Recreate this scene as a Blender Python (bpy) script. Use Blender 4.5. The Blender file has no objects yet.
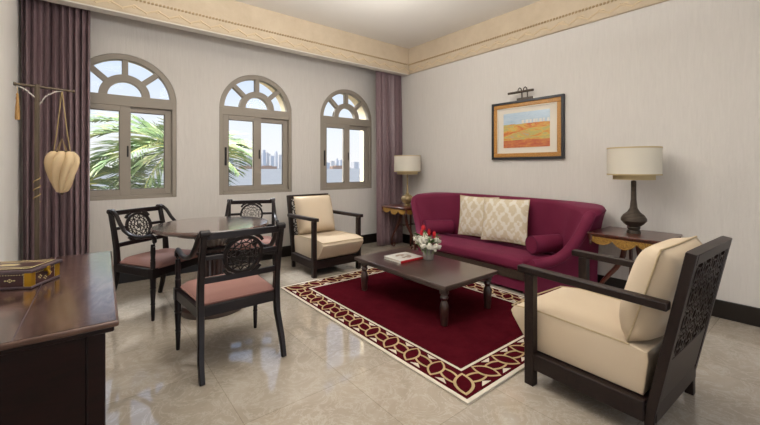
import bpy, bmesh, math, random
from mathutils import Vector, Matrix
random.seed(7)
S = bpy.context.scene
C = S.collection
PI = math.pi

# ------------------------------------------------------------------ materials
def lin(h):
    if isinstance(h, tuple): return h if len(h) == 4 else (*h, 1)
    h = h.lstrip('#'); o = []
    for i in (0, 2, 4):
        c = int(h[i:i+2], 16)/255
        o.append(c/12.92 if c <= .04045 else ((c+.055)/1.055)**2.4)
    return (*o, 1)

class NT:
    def __init__(s, m): s.n = m.node_tree.nodes; s.l = m.node_tree.links
    def new(s, t, **k):
        n = s.n.new(t)
        for a, b in k.items():
            if a.startswith('i_'): n.inputs[a[2:].replace('_', ' ')].default_value = b
            else: setattr(n, a, b)
        return n
    def link(s, a, b): s.l.new(a, b)
    def math(s, op, a, b=None, c=None):
        n = s.n.new('ShaderNodeMath'); n.operation = op
        for i, v in enumerate((a, b, c)):
            if v is None: continue
            if isinstance(v, (int, float)): n.inputs[i].default_value = v
            else: s.l.new(v, n.inputs[i])
        return n.outputs[0]
    def coord(s, scale=(1, 1, 1), out='Object', rot=(0, 0, 0)):
        t = s.n.new('ShaderNodeTexCoord'); m = s.n.new('ShaderNodeMapping')
        m.inputs['Scale'].default_value = scale; m.inputs['Rotation'].default_value = rot
        s.l.new(t.outputs[out], m.inputs[0]); return m.outputs[0]
    def noise(s, vec, scale=5, detail=4, rough=.5, dist=0):
        n = s.n.new('ShaderNodeTexNoise'); n.inputs['Scale'].default_value = scale
        n.inputs['Detail'].default_value = detail; n.inputs['Roughness'].default_value = rough
        n.inputs['Distortion'].default_value = dist
        s.l.new(vec, n.inputs['Vector']); return n.outputs['Fac']
    def ramp(s, fac, stops, interp='LINEAR'):
        r = s.n.new('ShaderNodeValToRGB'); cr = r.color_ramp; cr.interpolation = interp
        while len(cr.elements) < len(stops): cr.elements.new(.5)
        for e, (p, c) in zip(cr.elements, stops): e.position = p; e.color = lin(c)
        s.l.new(fac, r.inputs[0]); return r.outputs[0]
    def mix(s, f, a, b, mode='MIX'):
        n = s.n.new('ShaderNodeMix'); n.data_type = 'RGBA'; n.blend_type = mode
        for i, v in ((0, f), (6, a), (7, b)):
            if isinstance(v, (int, float)): n.inputs[i].default_value = v
            elif isinstance(v, (str, tuple)): n.inputs[i].default_value = lin(v)
            else: s.l.new(v, n.inputs[i])
        return n.outputs[2]
    def bump(s, h, strength=.3, dist=.01):
        b = s.n.new('ShaderNodeBump'); b.inputs['Strength'].default_value = strength
        b.inputs['Distance'].default_value = dist
        s.l.new(h, b.inputs['Height']); return b.outputs[0]

def base(name, col='#888888', rough=.5, metal=0, coat=0, sheen=0, spec=None):
    m = bpy.data.materials.new(name); m.use_nodes = True
    b = m.node_tree.nodes['Principled BSDF']
    b.inputs['Base Color'].default_value = lin(col); b.inputs['Roughness'].default_value = rough
    b.inputs['Metallic'].default_value = metal; b.inputs['Coat Weight'].default_value = coat
    b.inputs['Coat Roughness'].default_value = .12
    b.inputs['Sheen Weight'].default_value = sheen
    if spec is not None: b.inputs['Specular IOR Level'].default_value = spec
    return m, NT(m), b

def wood(name, dark, light, rough=.35, scale=(1, 12, 12), coat=.2, bs=.1, spec=.5):
    m, n, b = base(name, dark, rough, coat=coat, spec=spec)
    v = n.coord(scale)
    f = n.noise(v, 3, 6, .6, 1.2)
    n.link(n.ramp(f, [(.3, dark), (.7, light)]), b.inputs['Base Color'])
    n.link(n.bump(f, bs, .003), b.inputs['Normal'])
    return m

def fabric(name, col, col2=None, rough=.85, scale=260, sheen=.0, bs=.25, blotch=3):
    m, n, b = base(name, col, rough, sheen=sheen, spec=.2)
    v = n.coord()
    f = n.noise(v, scale, 2, .6); g = n.noise(v, blotch, 3, .5)
    n.link(n.mix(n.math('MULTIPLY', f, .5), n.ramp(g, [(.3, col), (.75, col2 or col)]), col2 or col), b.inputs['Base Color'])
    n.link(n.bump(f, bs, .002), b.inputs['Normal'])
    return m

M = {}
# plaster wallpaper with fine vertical wrinkles
def wallmat(name, col, col2):
    m, n, b = base(name, col, .8)
    v = n.coord((14, 14, 1.2)); f = n.noise(v, 4, 6, .65, .8)
    n.link(n.ramp(f, [(.3, col), (.7, col2)]), b.inputs['Base Color'])
    n.link(n.bump(f, .55, .006), b.inputs['Normal']); return m
M['wall'] = wallmat('wall paper', '#CFCAC4', '#D6D1CB')
M['leftwall'] = wallmat('brightened wall paper', '#E9E6E1', '#EFECE8')  # left wall colour lightened to make up for light not reaching it
m, n, b = base('ceiling paint', '#DDD8D0', .9); M['ceiling'] = m
m, n, b = base('cream lip', '#DAD4CA', .7); M['lip'] = m
m, n, b = base('sandstone', '#C9AE88', .85)
f = n.noise(n.coord(), 5, 7, .65); n.link(n.ramp(f, [(.3, '#C0AE95'), (.7, '#CCBBA2')]), b.inputs['Base Color'])
n.link(n.bump(n.noise(n.coord(), 40, 5), .3, .004), b.inputs['Normal']); M['stone'] = m
m, n, b = base('exterior plaster', '#CFC0A2', .9); M['relief'] = base('carved stone highlight', '#D3BF9F', .8)[0]; M['bead'] = base('shaded carved stone beads', '#A8906D', .8)[0]  # relief lightened, beads darkened: light and shade of the carving put into colour
M['extplaster'] = m
# marble floor
m, n, b = base('marble tile', '#BFB2A0', .1, spec=.95)
v = n.coord(); f1 = n.noise(v, 1.6, 8, .62, 1.6); f2 = n.noise(v, 5, 8, .7, 2.5)
vein = n.math('ABSOLUTE', n.math('SUBTRACT', f2, .5))
c1 = n.ramp(f1, [(.3, '#9A8F81'), (.5, '#A69B8D'), (.7, '#B5AB9E')])
c2 = n.mix(n.ramp(vein, [(0, (.5, .5, .5)), (.035, (0, 0, 0))]), c1, '#C4BDB1')
br = n.new('ShaderNodeTexBrick'); br.offset = 0; br.squash = 1
br.inputs['Scale'].default_value = 1; br.inputs['Brick Width'].default_value = .6; br.inputs['Row Height'].default_value = .6
br.inputs['Mortar Size'].default_value = .0022; br.inputs['Mortar Smooth'].default_value = .2
br.inputs['Color1'].default_value = (.93, .93, .93, 1); br.inputs['Color2'].default_value = (1.04, 1.03, 1.02, 1); br.inputs['Mortar'].default_value = (.72, .7, .66, 1)
n.link(v, br.inputs['Vector'])
n.link(n.mix(1.0, c2, br.outputs['Color'], 'MULTIPLY'), b.inputs['Base Color'])
n.link(n.math('ADD', n.math('MULTIPLY', f1, .07), .015), b.inputs['Roughness'])
M['floor'] = m
m, n, b = base('black skirting', '#17120F', .3); M['skirt'] = m
M['winframe'] = base('taupe window paint', '#958C80', .5)[0]
M['blackmetal'] = base('black handle', '#1E1C1C', .4, .3)[0]
M['rubber'] = base('pane gasket', '#5E5850', .6)[0]
# glass
m = bpy.data.materials.new('window glass'); m.use_nodes = True; nt = m.node_tree; nt.nodes.clear()
o = nt.nodes.new('ShaderNodeOutputMaterial'); mx = nt.nodes.new('ShaderNodeMixShader'); tr = nt.nodes.new('ShaderNodeBsdfTransparent')
gl = nt.nodes.new('ShaderNodeBsdfGlossy'); gl.inputs['Roughness'].default_value = .02
fr = nt.nodes.new('ShaderNodeFresnel'); fr.inputs[0].default_value = 1.2
nt.links.new(fr.outputs[0], mx.inputs[0]); nt.links.new(tr.outputs[0], mx.inputs[1]); nt.links.new(gl.outputs[0], mx.inputs[2]); nt.links.new(mx.outputs[0], o.inputs[0])
M['glass'] = m
M['darkwood'] = wood('espresso wood', '#170E0D', '#281A17', .42, coat=.0, spec=.35)
M['chairwood'] = wood('dining chair wood', '#100809', '#1C1112', .34, coat=.0, spec=.32)
M['tablewood'] = wood('coffee table wood', '#33211E', '#452F2A', .28, (3, 1, 3), coat=.8)
M['roundwood'] = wood('round table wood', '#46302A', '#5C423A', .22, (1.5, 6, 3), coat=1)
M['mahogany'] = wood('mahogany', '#3A1710', '#5E2A18', .28, (6, 6, 2), coat=.5)
# burl desk top
m, n, b = base('burl desk wood', '#3A2019', .22, coat=.6)
v = n.coord((1, .55, 1)); f = n.noise(v, 3.2, 3, .5, 1.5)
rings = n.math('SINE', n.math('MULTIPLY', f, 105)); g = n.noise(n.coord((1, .3, 1)), 14, 5, .6)
ff = n.math('ADD', n.math('MULTIPLY', rings, .13), g)
n.link(n.ramp(ff, [(.25, '#2A1814'), (.5, '#45302A'), (.72, '#6A5046'), (.85, '#7C6458')]), b.inputs['Base Color']); n.link(n.bump(ff, .05, .002), b.inputs['Normal']); M['burl'] = m
M['deskwood'] = wood('desk body wood', '#120605', '#200C0A', .3, (2, 2, 12), coat=.05, spec=.2)
M['edgewood'] = wood('desk edge wood', '#3C241A', '#5A3C2D', .3, (2, 2, 2), coat=.3)
M['velvet'] = fabric('plum velvet', '#641A35', '#732340', .7, 200, .3, .2)
M['velvet'].node_tree.nodes['Principled BSDF'].inputs['Sheen Tint'].default_value = lin('#D080A8')
M['velvet'].node_tree.nodes['Principled BSDF'].inputs['Sheen Roughness'].default_value = .35
M['piping'] = fabric('plum piping', '#581531', '#651C3B', .7)
M['cream'] = fabric('beige linen', '#CBB89E', '#D4C3AC', .9, 300, 0, .3)
M['creampipe'] = fabric('beige piping', '#B8A484', '#BDAA8A', .9)
M['pink'] = fabric('rose seat fabric', '#90685F', '#9C756D', .8, 300, .1, .2)
# curtains
m, n, b = base('mauve satin', '#75595F', .42, sheen=.05)
f = n.noise(n.coord((1, 1, .1)), 200, 2); n.link(n.ramp(f, [(.2, '#715A5E'), (.8, '#8A7377')]), b.inputs['Base Color']); M['curtain'] = m
# damask
m, n, b = base('damask', '#D8CCB4', .7)
v = n.coord((1, 1, 1), 'Object'); sp = n.new('ShaderNodeSeparateXYZ'); n.link(v, sp.inputs[0])
def sn(c, k, ph=0): return n.math('SINE', n.math('ADD', n.math('MULTIPLY', c, k), ph))
X, Z = sp.outputs[0], sp.outputs[2]
wob = n.math('MULTIPLY', n.math('SUBTRACT', n.noise(v, 34, 3, .6), .5), 3.2)
a = n.math('MULTIPLY', sn(X, 47, 0), sn(Z, 33, 1.57))
bb = n.math('MULTIPLY', sn(n.math('ABSOLUTE', X), 95, .6), sn(Z, 62, .4))
t = n.math('ADD', n.math('ADD', a, n.math('MULTIPLY', bb, .75)), wob)
n.link(n.ramp(n.math('ADD', n.math('MULTIPLY', t, .5), .5), [(.44, '#CDBFA3'), (.6, '#DCD5C8')]), b.inputs['Base Color'])
n.link(n.bump(n.noise(v, 300, 2), .2, .002), b.inputs['Normal']); M['damask'] = m
# rug
def rugm(name, c1, c2):
    m, n, b = base(name, c1, 1, spec=0)
    n.link(n.ramp(n.noise(n.coord(), 7, 6, .7), [(.3, c1), (.75, c2)]), b.inputs['Base Color'])
    n.link(n.bump(n.noise(n.coord(), 500, 2), .6, .004), b.inputs['Normal']); return m
M['rugred'] = rugm('rug burgundy pile', '#410D15', '#50141D')
M['rugcream'] = rugm('rug cream pile', '#CFC6B5', '#DAD2C3')
M['rugtan'] = rugm('rug tan pile', '#B39C74', '#C0AA83')
# metals etc
M['gilt'] = wood('gilt carving', '#5A3B14', '#B98D3C', .45, (30, 30, 30), .1, .6)
M['braid'] = wood('bronze braid trim', '#20150F', '#4A382C', .6, (40, 40, 40), 0, .8)
M['brass'] = base('aged brass', '#8E7446', .35, .75)[0]
M['bronze'] = base('bronze', '#4A4038', .42, .55)[0]
m, n, b = base('ribbed bronze', '#3E352D', .4, .5)
w = n.new('ShaderNodeTexWave', wave_type='BANDS', bands_direction='Z', i_Scale=28.0, i_Distortion=1.5); n.link(n.coord(), w.inputs[0])
n.link(n.ramp(w.outputs['Fac'], [(.2, '#2E2721'), (.8, '#5C5044')]), b.inputs['Base Color']); n.link(n.bump(w.outputs['Fac'], .5, .004), b.inputs['Normal']); M['ribbronze'] = m
m, n, b = base('gilded gourd', '#8C7750', .45, .1)
n.link(n.ramp(n.noise(n.coord(), 30, 4), [(.3, '#75603C'), (.7, '#A38D63')]), b.inputs['Base Color']); M['gourd'] = m
M['iron'] = base('aged iron', '#5A4E40', .45, .6)[0]
def shade(name, col, tr=.25):
    m, n, b = base(name, col, .8)
    t = n.new('ShaderNodeBsdfTranslucent'); t.inputs[0].default_value = lin(col)
    mx = n.new('ShaderNodeMixShader'); mx.inputs[0].default_value = tr
    o = [x for x in n.n if x.type == 'OUTPUT_MATERIAL'][0]
    n.link(b.outputs[0], mx.inputs[1]); n.link(t.outputs[0], mx.inputs[2]); n.link(mx.outputs[0], o.inputs[0]); return m
M['shade'] = shade('lamp shade linen', '#E6E0D2'); M['shadetrim'] = shade('lamp shade gold trim', '#CBB88E')
M['lantern'] = shade('lantern silk', '#DEC7A0', .3)
M['tassel'] = fabric('tassel', '#9A7648', '#A88355', .7)
M['cord'] = base('tan cord', '#A08A5E', .7)[0]
m, n, b = base('inlaid box wood', '#3A1219', .35, coat=.3); M['boxwood'] = m
M['boxedge'] = base('box grey edge', '#54444A', .3, .2)[0]
M['gold'] = base('polished brass', '#C79A2E', .28, .85)[0]
M['bone'] = base('bone inlay', '#E3D49A', .5)[0]
M['silver'] = base('brushed steel', '#B5B0AA', .25, .55)[0]
M['white'] = base('white petals', '#DDD9CC', .7)[0]
M['tulip'] = base('red tulip petals', '#C01424', .5)[0]
M['leaf'] = base('green leaves', '#4E6B3A', .6)[0]
M['stem'] = base('stems', '#6E8450', .6)[0]
M['bookred'] = base('red book cloth', '#B01822', .5)[0]
m, n, b = base('book cover', '#CFCBC2', .35, coat=.4)
f = n.noise(n.coord(), 14, 5, .7)
sp = n.new('ShaderNodeSeparateXYZ'); n.link(n.coord(), sp.inputs[0])
r2 = n.math('ADD', n.math('POWER', sp.outputs[0], 2), n.math('POWER', sp.outputs[1], 2))
mask = n.math('MULTIPLY', n.math('LESS_THAN', r2, .0065), n.math('GREATER_THAN', f, .47))
n.link(n.mix(mask, n.ramp(f, [(.3, '#C4C6C0'), (.7, '#DAD6CC')]), '#8E7868'), b.inputs['Base Color']); M['cover'] = m
M['pages'] = base('paper pages', '#D9D3C6', .8)[0]
M['framegold'] = wood('picture frame gold', '#8A5A22', '#D19A4E', .45, (40, 40, 40), .1, .5)
M['framedark'] = base('picture frame dark', '#26262B', .4)[0]
M['mat'] = base('picture mount', '#D8D0C2', .8)[0]
# painting (object coords: y = along wall, z up, centred)
m, n, b = base('painting', '#B07040', .5, coat=.5)
sp = n.new('ShaderNodeSeparateXYZ'); co = n.coord(); n.link(co, sp.inputs[0])
nz = n.noise(n.coord((1, 1, 3)), 14, 6, .65, .6); n2 = n.noise(n.coord((1, .6, 2.2)), 7, 5, .6, .8)
land = n.ramp(n2, [(.32, '#B5552F'), (.42, '#CC7E3A'), (.5, '#CFAE55'), (.56, '#A9AA6A'), (.62, '#CB9650'), (.72, '#8FAEA0')])
land = n.mix(n.math('LESS_THAN', sp.outputs[2], -.12), land, n.ramp(nz, [(.35, '#B2503A'), (.65, '#CC8446')]))
skyc = n.ramp(nz, [(.3, '#A0B8CC'), (.7, '#BCCBD6')])
hgt = n.math('ADD', sp.outputs[2], n.math('MULTIPLY', n.math('SUBTRACT', nz, .5), .03))
blk = n.math('GREATER_THAN', n.noise(n.coord((1, 30, 1)), 1.0, 1), .47)
c = n.mix(n.math('GREATER_THAN', hgt, .075), land, skyc)
bm_ = n.math('MULTIPLY', n.math('MULTIPLY', n.math('GREATER_THAN', sp.outputs[2], .078), n.math('LESS_THAN', sp.outputs[2], .118)), n.math('MULTIPLY', blk, n.math('LESS_THAN', sp.outputs[1], .05)))
c = n.mix(bm_, c, '#DAD6CC')
n.link(c, b.inputs['Base Color']); M['painting'] = m
# outside
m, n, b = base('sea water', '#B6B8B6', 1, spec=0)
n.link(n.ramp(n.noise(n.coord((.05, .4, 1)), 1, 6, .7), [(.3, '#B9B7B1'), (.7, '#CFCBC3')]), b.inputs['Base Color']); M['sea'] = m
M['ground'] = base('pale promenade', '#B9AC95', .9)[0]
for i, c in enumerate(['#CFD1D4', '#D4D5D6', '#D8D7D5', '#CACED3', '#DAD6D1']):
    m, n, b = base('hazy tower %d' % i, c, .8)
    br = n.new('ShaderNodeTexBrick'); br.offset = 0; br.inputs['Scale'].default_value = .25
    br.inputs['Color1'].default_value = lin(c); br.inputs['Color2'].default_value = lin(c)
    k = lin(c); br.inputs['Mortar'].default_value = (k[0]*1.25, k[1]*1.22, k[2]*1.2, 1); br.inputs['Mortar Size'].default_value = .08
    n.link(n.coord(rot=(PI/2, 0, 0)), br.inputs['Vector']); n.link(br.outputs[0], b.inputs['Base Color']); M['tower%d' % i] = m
M['orange'] = base('rust warehouse', '#C4A48E', .8)[0]
m, n, b = base('palm leaflets', '#6F8A3C', .5)
n.link(n.ramp(n.noise(n.coord(), 3, 4), [(.3, '#34482A'), (.5, '#5C7040'), (.72, '#A39E78')]), b.inputs['Base Color']); M['palm'] = m
M['palmdry'] = base('palm rachis', '#B5AE6A', .6)[0]
M['trunk'] = wood('palm trunk', '#4A3A2A', '#7A6248', .9, (4, 4, 30), 0, .8)

# ------------------------------------------------------------------ mesh builder
class MB:
    def __init__(s): s.v = []; s.f = []; s.mi = []; s.cur = 0
    def add(s, vs, fs):
        k = len(s.v); s.v += [Vector(p) for p in vs]
        for f in fs: s.f.append([k+i for i in f]); s.mi.append(s.cur)
        return s
    def box(s, x0, x1, y0, y1, z0, z1, mat=None):
        vs = [Vector((x, y, z)) for z in (z0, z1) for y in (y0, y1) for x in (x0, x1)]
        if mat: vs = [mat @ p for p in vs]
        return s.add(vs, [(0, 2, 3, 1), (4, 5, 7, 6), (0, 1, 5, 4), (2, 6, 7, 3), (0, 4, 6, 2), (1, 3, 7, 5)])
    def loft(s, rings, closed=True, caps=True, loop=False):
        n = len(rings[0]); vs = [p for r in rings for p in r]; fs = []
        m = len(rings)
        for i in range(m if loop else m-1):
            j2 = (i+1) % m
            for j in range(n if closed else n-1):
                k = (j+1) % n
                fs.append((i*n+j, i*n+k, j2*n+k, j2*n+j))
        if caps and not loop:
            fs.append(tuple(reversed(range(n)))); fs.append(tuple(range((m-1)*n, m*n)))
        return s.add(vs, fs)
    def sweep(s, pts, w, d=None, n=4, up=(0, 0, 1), caps=True, loop=False, rot=0):
        """sweep a rectangle (n=4) or ellipse (n>4); w, d can be lists"""
        pts = [Vector(p) for p in pts]; d = w if d is None else d; m = len(pts); rings = []
        for i, p in enumerate(pts):
            a = pts[(i-1) % m] if (loop or i > 0) else p; b = pts[(i+1) % m] if (loop or i < m-1) else p
            t = (b-a).normalized(); u = Vector(up)
            if abs(t.dot(u)) > .97: u = Vector((0, 1, 0)) if abs(t.y) < .9 else Vector((1, 0, 0))
            sx = t.cross(u).normalized(); sy = sx.cross(t).normalized()
            wi = w[i] if isinstance(w, (list, tuple)) else w; di = d[i] if isinstance(d, (list, tuple)) else d
            if n == 4: cs = [(-.5, -.5), (.5, -.5), (.5, .5), (-.5, .5)]
            else: cs = [(.5*math.cos(2*PI*k/n+rot), .5*math.sin(2*PI*k/n+rot)) for k in range(n)]
            rings.append([p + sx*(c[0]*wi) + sy*(c[1]*di) for c in cs])
        return s.loft(rings, True, caps, loop)
    def tube(s, pts, r, n=8, loop=False):
        d = [2*x for x in r] if isinstance(r, (list, tuple)) else 2*r
        return s.sweep(pts, d, d, n, loop=loop)
    def beam(s, a, b, w, d=None, up=(0, 0, 1)): return s.sweep([a, b], w, d, 4, up)
    def lathe(s, prof, cx=0, cy=0, n=24, flute=0, nf=0):
        rings = []
        for r, z in prof:
            rings.append([(cx+(r*(1+flute*math.cos(nf*2*PI*k/n)))*math.cos(2*PI*k/n), cy+(r*(1+flute*math.cos(nf*2*PI*k/n)))*math.sin(2*PI*k/n), z) for k in range(n)])
        return s.loft(rings)
    def prism(s, poly, z0, z1, mat=None):
        n = len(poly); vs = [Vector((x, y, z0)) for x, y in poly]+[Vector((x, y, z1)) for x, y in poly]
        if mat: vs = [mat @ p for p in vs]
        fs = [tuple(reversed(range(n))), tuple(range(n, 2*n))]+[(i, (i+1) % n, n+(i+1) % n, n+i) for i in range(n)]
        return s.add(vs, fs)
    def annulus(s, r0, r1, z0, z1, a0=0, a1=2*PI, n=32, mat=None, cx=0, cy=0, ex=1, ey=1):
        full = abs(a1-a0-2*PI) < 1e-4; rings = []
        for i in range(n if full else n+1):
            a = a0+(a1-a0)*i/n; c, q = math.cos(a), math.sin(a)
            r = [Vector((cx+r0*c*ex, cy+r0*q*ey, z0)), Vector((cx+r1*c*ex, cy+r1*q*ey, z0)), Vector((cx+r1*c*ex, cy+r1*q*ey, z1)), Vector((cx+r0*c*ex, cy+r0*q*ey, z1))]
            rings.append([mat @ p for p in r] if mat else r)
        return s.loft(rings, True, not full, full)
    def sphere(s, c, r, n=8, m=6, sc=(1, 1, 1)):
        rings = []
        for i in range(1, m):
            a = PI*i/m
            rings.append([(c[0]+r*sc[0]*math.sin(a)*math.cos(2*PI*k/n), c[1]+r*sc[1]*math.sin(a)*math.sin(2*PI*k/n), c[2]-r*sc[2]*math.cos(a)) for k in range(n)])
        return s.loft(rings)
    def build(s, name, mats, parent=None, origin=None, bevel=0, smooth=True, sub=0, seg=2, angle=35, **props):
        me = bpy.data.meshes.new(name); O = Vector(origin) if origin is not None else Vector((0, 0, 0))
        me.from_pydata([tuple(p-O) for p in s.v], [], s.f)
        mats = mats if isinstance(mats, (list, tuple)) else [mats]
        for m in mats: me.materials.append(M[m] if isinstance(m, str) else m)
        me.polygons.foreach_set('material_index', s.mi)
        bm = bmesh.new(); bm.from_mesh(me); bmesh.ops.recalc_face_normals(bm, faces=bm.faces); bm.to_mesh(me); bm.free()
        if smooth:
            me.polygons.foreach_set('use_smooth', [True]*len(me.polygons)); me.set_sharp_from_angle(angle=math.radians(angle))
        o = bpy.data.objects.new(name, me); C.objects.link(o)
        if parent: o.parent = parent
        elif origin is not None: o.location = O
        if bevel:
            b = o.modifiers.new('bevel', 'BEVEL'); b.width = bevel; b.segments = seg; b.limit_method = 'ANGLE'; b.angle_limit = math.radians(40)
            b.harden_normals = False
        if sub:
            b = o.modifiers.new('sub', 'SUBSURF'); b.levels = sub; b.render_levels = sub
        for k, v in props.items(): o[k] = v
        return o

def thing(name, label, cat, loc=(0, 0, 0), rz=0, group=None):
    o = bpy.data.objects.new(name, None); C.objects.link(o); o.empty_display_size = .1
    o.location = loc; o.rotation_euler = (0, 0, rz); o['label'] = label; o['category'] = cat
    if group: o['group'] = group
    return o
def copy_thing(root, loc, rz, label=None):
    r = root.copy(); C.objects.link(r); r.location = loc; r.rotation_euler = (0, 0, rz)
    if label: r['label'] = label
    for ch in list(root.children):
        c = ch.copy(); C.objects.link(c); c.parent = r
        for g in ch.children:
            d = g.copy(); C.objects.link(d); d.parent = c
    return r
def struct(o): o['kind'] = 'structure'; return o

# ------------------------------------------------------------------ room shell
XW, XE, YN, YS, H = -.475, 4.11, 4.81, -2.6, 3.165
WT = .34
struct(MB().box(XW-.3, XE+.3, YS-.3, YN+WT, -.2, 0).build('floor', 'floor', smooth=False))
struct(MB().box(XW-.3, XE+.3, YS-.3, YN+WT, H, H+.2).build('ceiling', 'ceiling', smooth=False))
struct(MB().box(XE, XE+.3, YS-.3, YN+WT, 0, H).build('wall_right', 'wall', smooth=False))
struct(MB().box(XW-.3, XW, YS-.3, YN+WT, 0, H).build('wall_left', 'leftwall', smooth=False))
# wall behind the camera; its wide opening is made up for the fill light
w = MB(); w.box(XW, .2, YS-.3, YS, 0, H); w.box(3.5, XE, YS-.3, YS, 0, H); w.box(.2, 3.5, YS-.3, YS, 2.5, H)
struct(w.build('wall_front', 'wall', smooth=False))
# window wall with arched openings
WC = [.335, 1.785, 3.212]; HWS = {.335: .492, 1.785: .487, 3.212: .487}; ZS, ZC = .90, 1.99
wall = MB(); NS = 28
def arch_pts(xc):
    return [(xc-HWS[xc]*math.cos(PI*i/NS), ZC+.48*math.sin(PI*i/NS)) for i in range(NS+1)]
for Y, fl in ((YN, 0), (YN+WT, 1)):
    wall.cur = 0 if not fl else 1
    xs = [XW]+[x for c in WC for x in (c-HWS[c], c+HWS[c])]+[XE]
    for i in range(0, len(xs), 2):
        wall.add([(xs[i], Y, 0), (xs[i+1], Y, 0), (xs[i+1], Y, H), (xs[i], Y, H)], [(0, 1, 2, 3)])
    for c in WC:
        HW = HWS[c]
        wall.add([(c-HW, Y, 0), (c+HW, Y, 0), (c+HW, Y, ZS), (c-HW, Y, ZS)], [(0, 1, 2, 3)])
        a = arch_pts(c)
        for (xa, za), (xb, zb) in zip(a, a[1:]):
            wall.add([(xa, Y, za), (xb, Y, zb), (xb, Y, H), (xa, Y, H)], [(0, 1, 2, 3)])
for c in WC:
    HW = HWS[c]
    loop = [(c-HW, ZS)]+arch_pts(c)+[(c+HW, ZS)]
    for (ya, yb, mi) in ((YN, YN+.06, 0), (YN+.06, YN+WT, 1)):
        wall.cur = mi
        for (xa, za), (xb, zb) in zip(loop, loop[1:]+loop[:1]):
            wall.add([(xa, ya, za), (xb, ya, zb), (xb, yb, zb), (xa, yb, za)], [(0, 1, 2, 3)])
wo = wall.build('wall_back', ['wall', 'extplaster'], smooth=False); struct(wo)

# cornices
def wave_relief(mb, P, L, zc, amp, per, ph=0):
    """carved scroll line and beads along P(s, z, d)"""
    n = int(L/per*22); pts = []
    for i in range(n+1):
        s = L*i/n; a = s/per*2*PI+ph
        pts.append(P(s+.02*math.sin(2*a), zc+amp*math.sin(a), -.002))
    mb.tube(pts, .010, 6)
    k = int(L/per)
    for i in range(k):
        s0 = per*(i+.25)
        q = [P(s0+.028*math.cos(t)*(1-t/9), zc+.012+.022*math.sin(t)*(1-t/9), -.001) for t in [j*.6 for j in range(11)]]
        mb.tube(q, .0065, 5)
def beads(mb, P, L, z, step=.034):
    for i in range(int(L/step)):
        s = step*(i+.5); a = P(s-.010, z-.007, 0); b = P(s+.010, z+.007, 0)
        c = P(s-.010, z-.007, -.010); d = P(s+.010, z+.007, -.010)
        pts = [P(s+u, z+v, w) for w in (.004, -.013) for (u, v) in ((-.008, -.012), (.010, -.006), (.008, .012), (-.010, .006))]
        mb.add(pts, [(0, 1, 2, 3), (4, 5, 6, 7), (0, 1, 5, 4), (1, 2, 6, 5), (2, 3, 7, 6), (3, 0, 4, 7)])
YB = 4.33; ZB = 2.755; XCN = XE-.03
c = MB(); c.box(XW, XCN, YB, YB+.1, ZB, H)
c.cur = 1; c.box(XW, XCN, YB+.005, YB+.125, ZB-.012, ZB); c.cur = 0
P = lambda s, z, d: (XW+s, YB+d, z)
c.cur = 2; wave_relief(c, P, XCN-XW-.02, 2.815, .030, .20); c.cur = 3; beads(c, P, XCN-XW-.02, 2.90); c.cur = 0
c.box(XW, XCN, YB-.006, YB, 2.765, 2.772)
struct(c.build('trim_1', ['stone', 'lip', 'relief', 'bead']))
c = MB(); c.box(XCN, XE, YS, YB+.1, ZB, H)
P = lambda s, z, d: (XCN+d, YB-s, z)
c.cur = 1; wave_relief(c, P, YB-YS-.02, 2.815, .030, .20, 1); c.cur = 2; beads(c, P, YB-YS-.02, 2.90); c.cur = 0
c.box(XCN-.006, XCN, YS, YB, 2.765, 2.772)
struct(c.build('trim_2', ['stone', 'relief', 'bead']))
struct(MB().box(XE-.018, XE, YS, YN, 0, .147).build('baseboard_right', 'skirt', bevel=.004))
struct(MB().box(XW, XE-.018, YN-.018, YN, 0, .147).build('baseboard_back', 'skirt', bevel=.004))
struct(MB().box(XW, XW+.018, YS, YN-.018, 0, .147).build('baseboard_left', 'skirt', bevel=.004))

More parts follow.
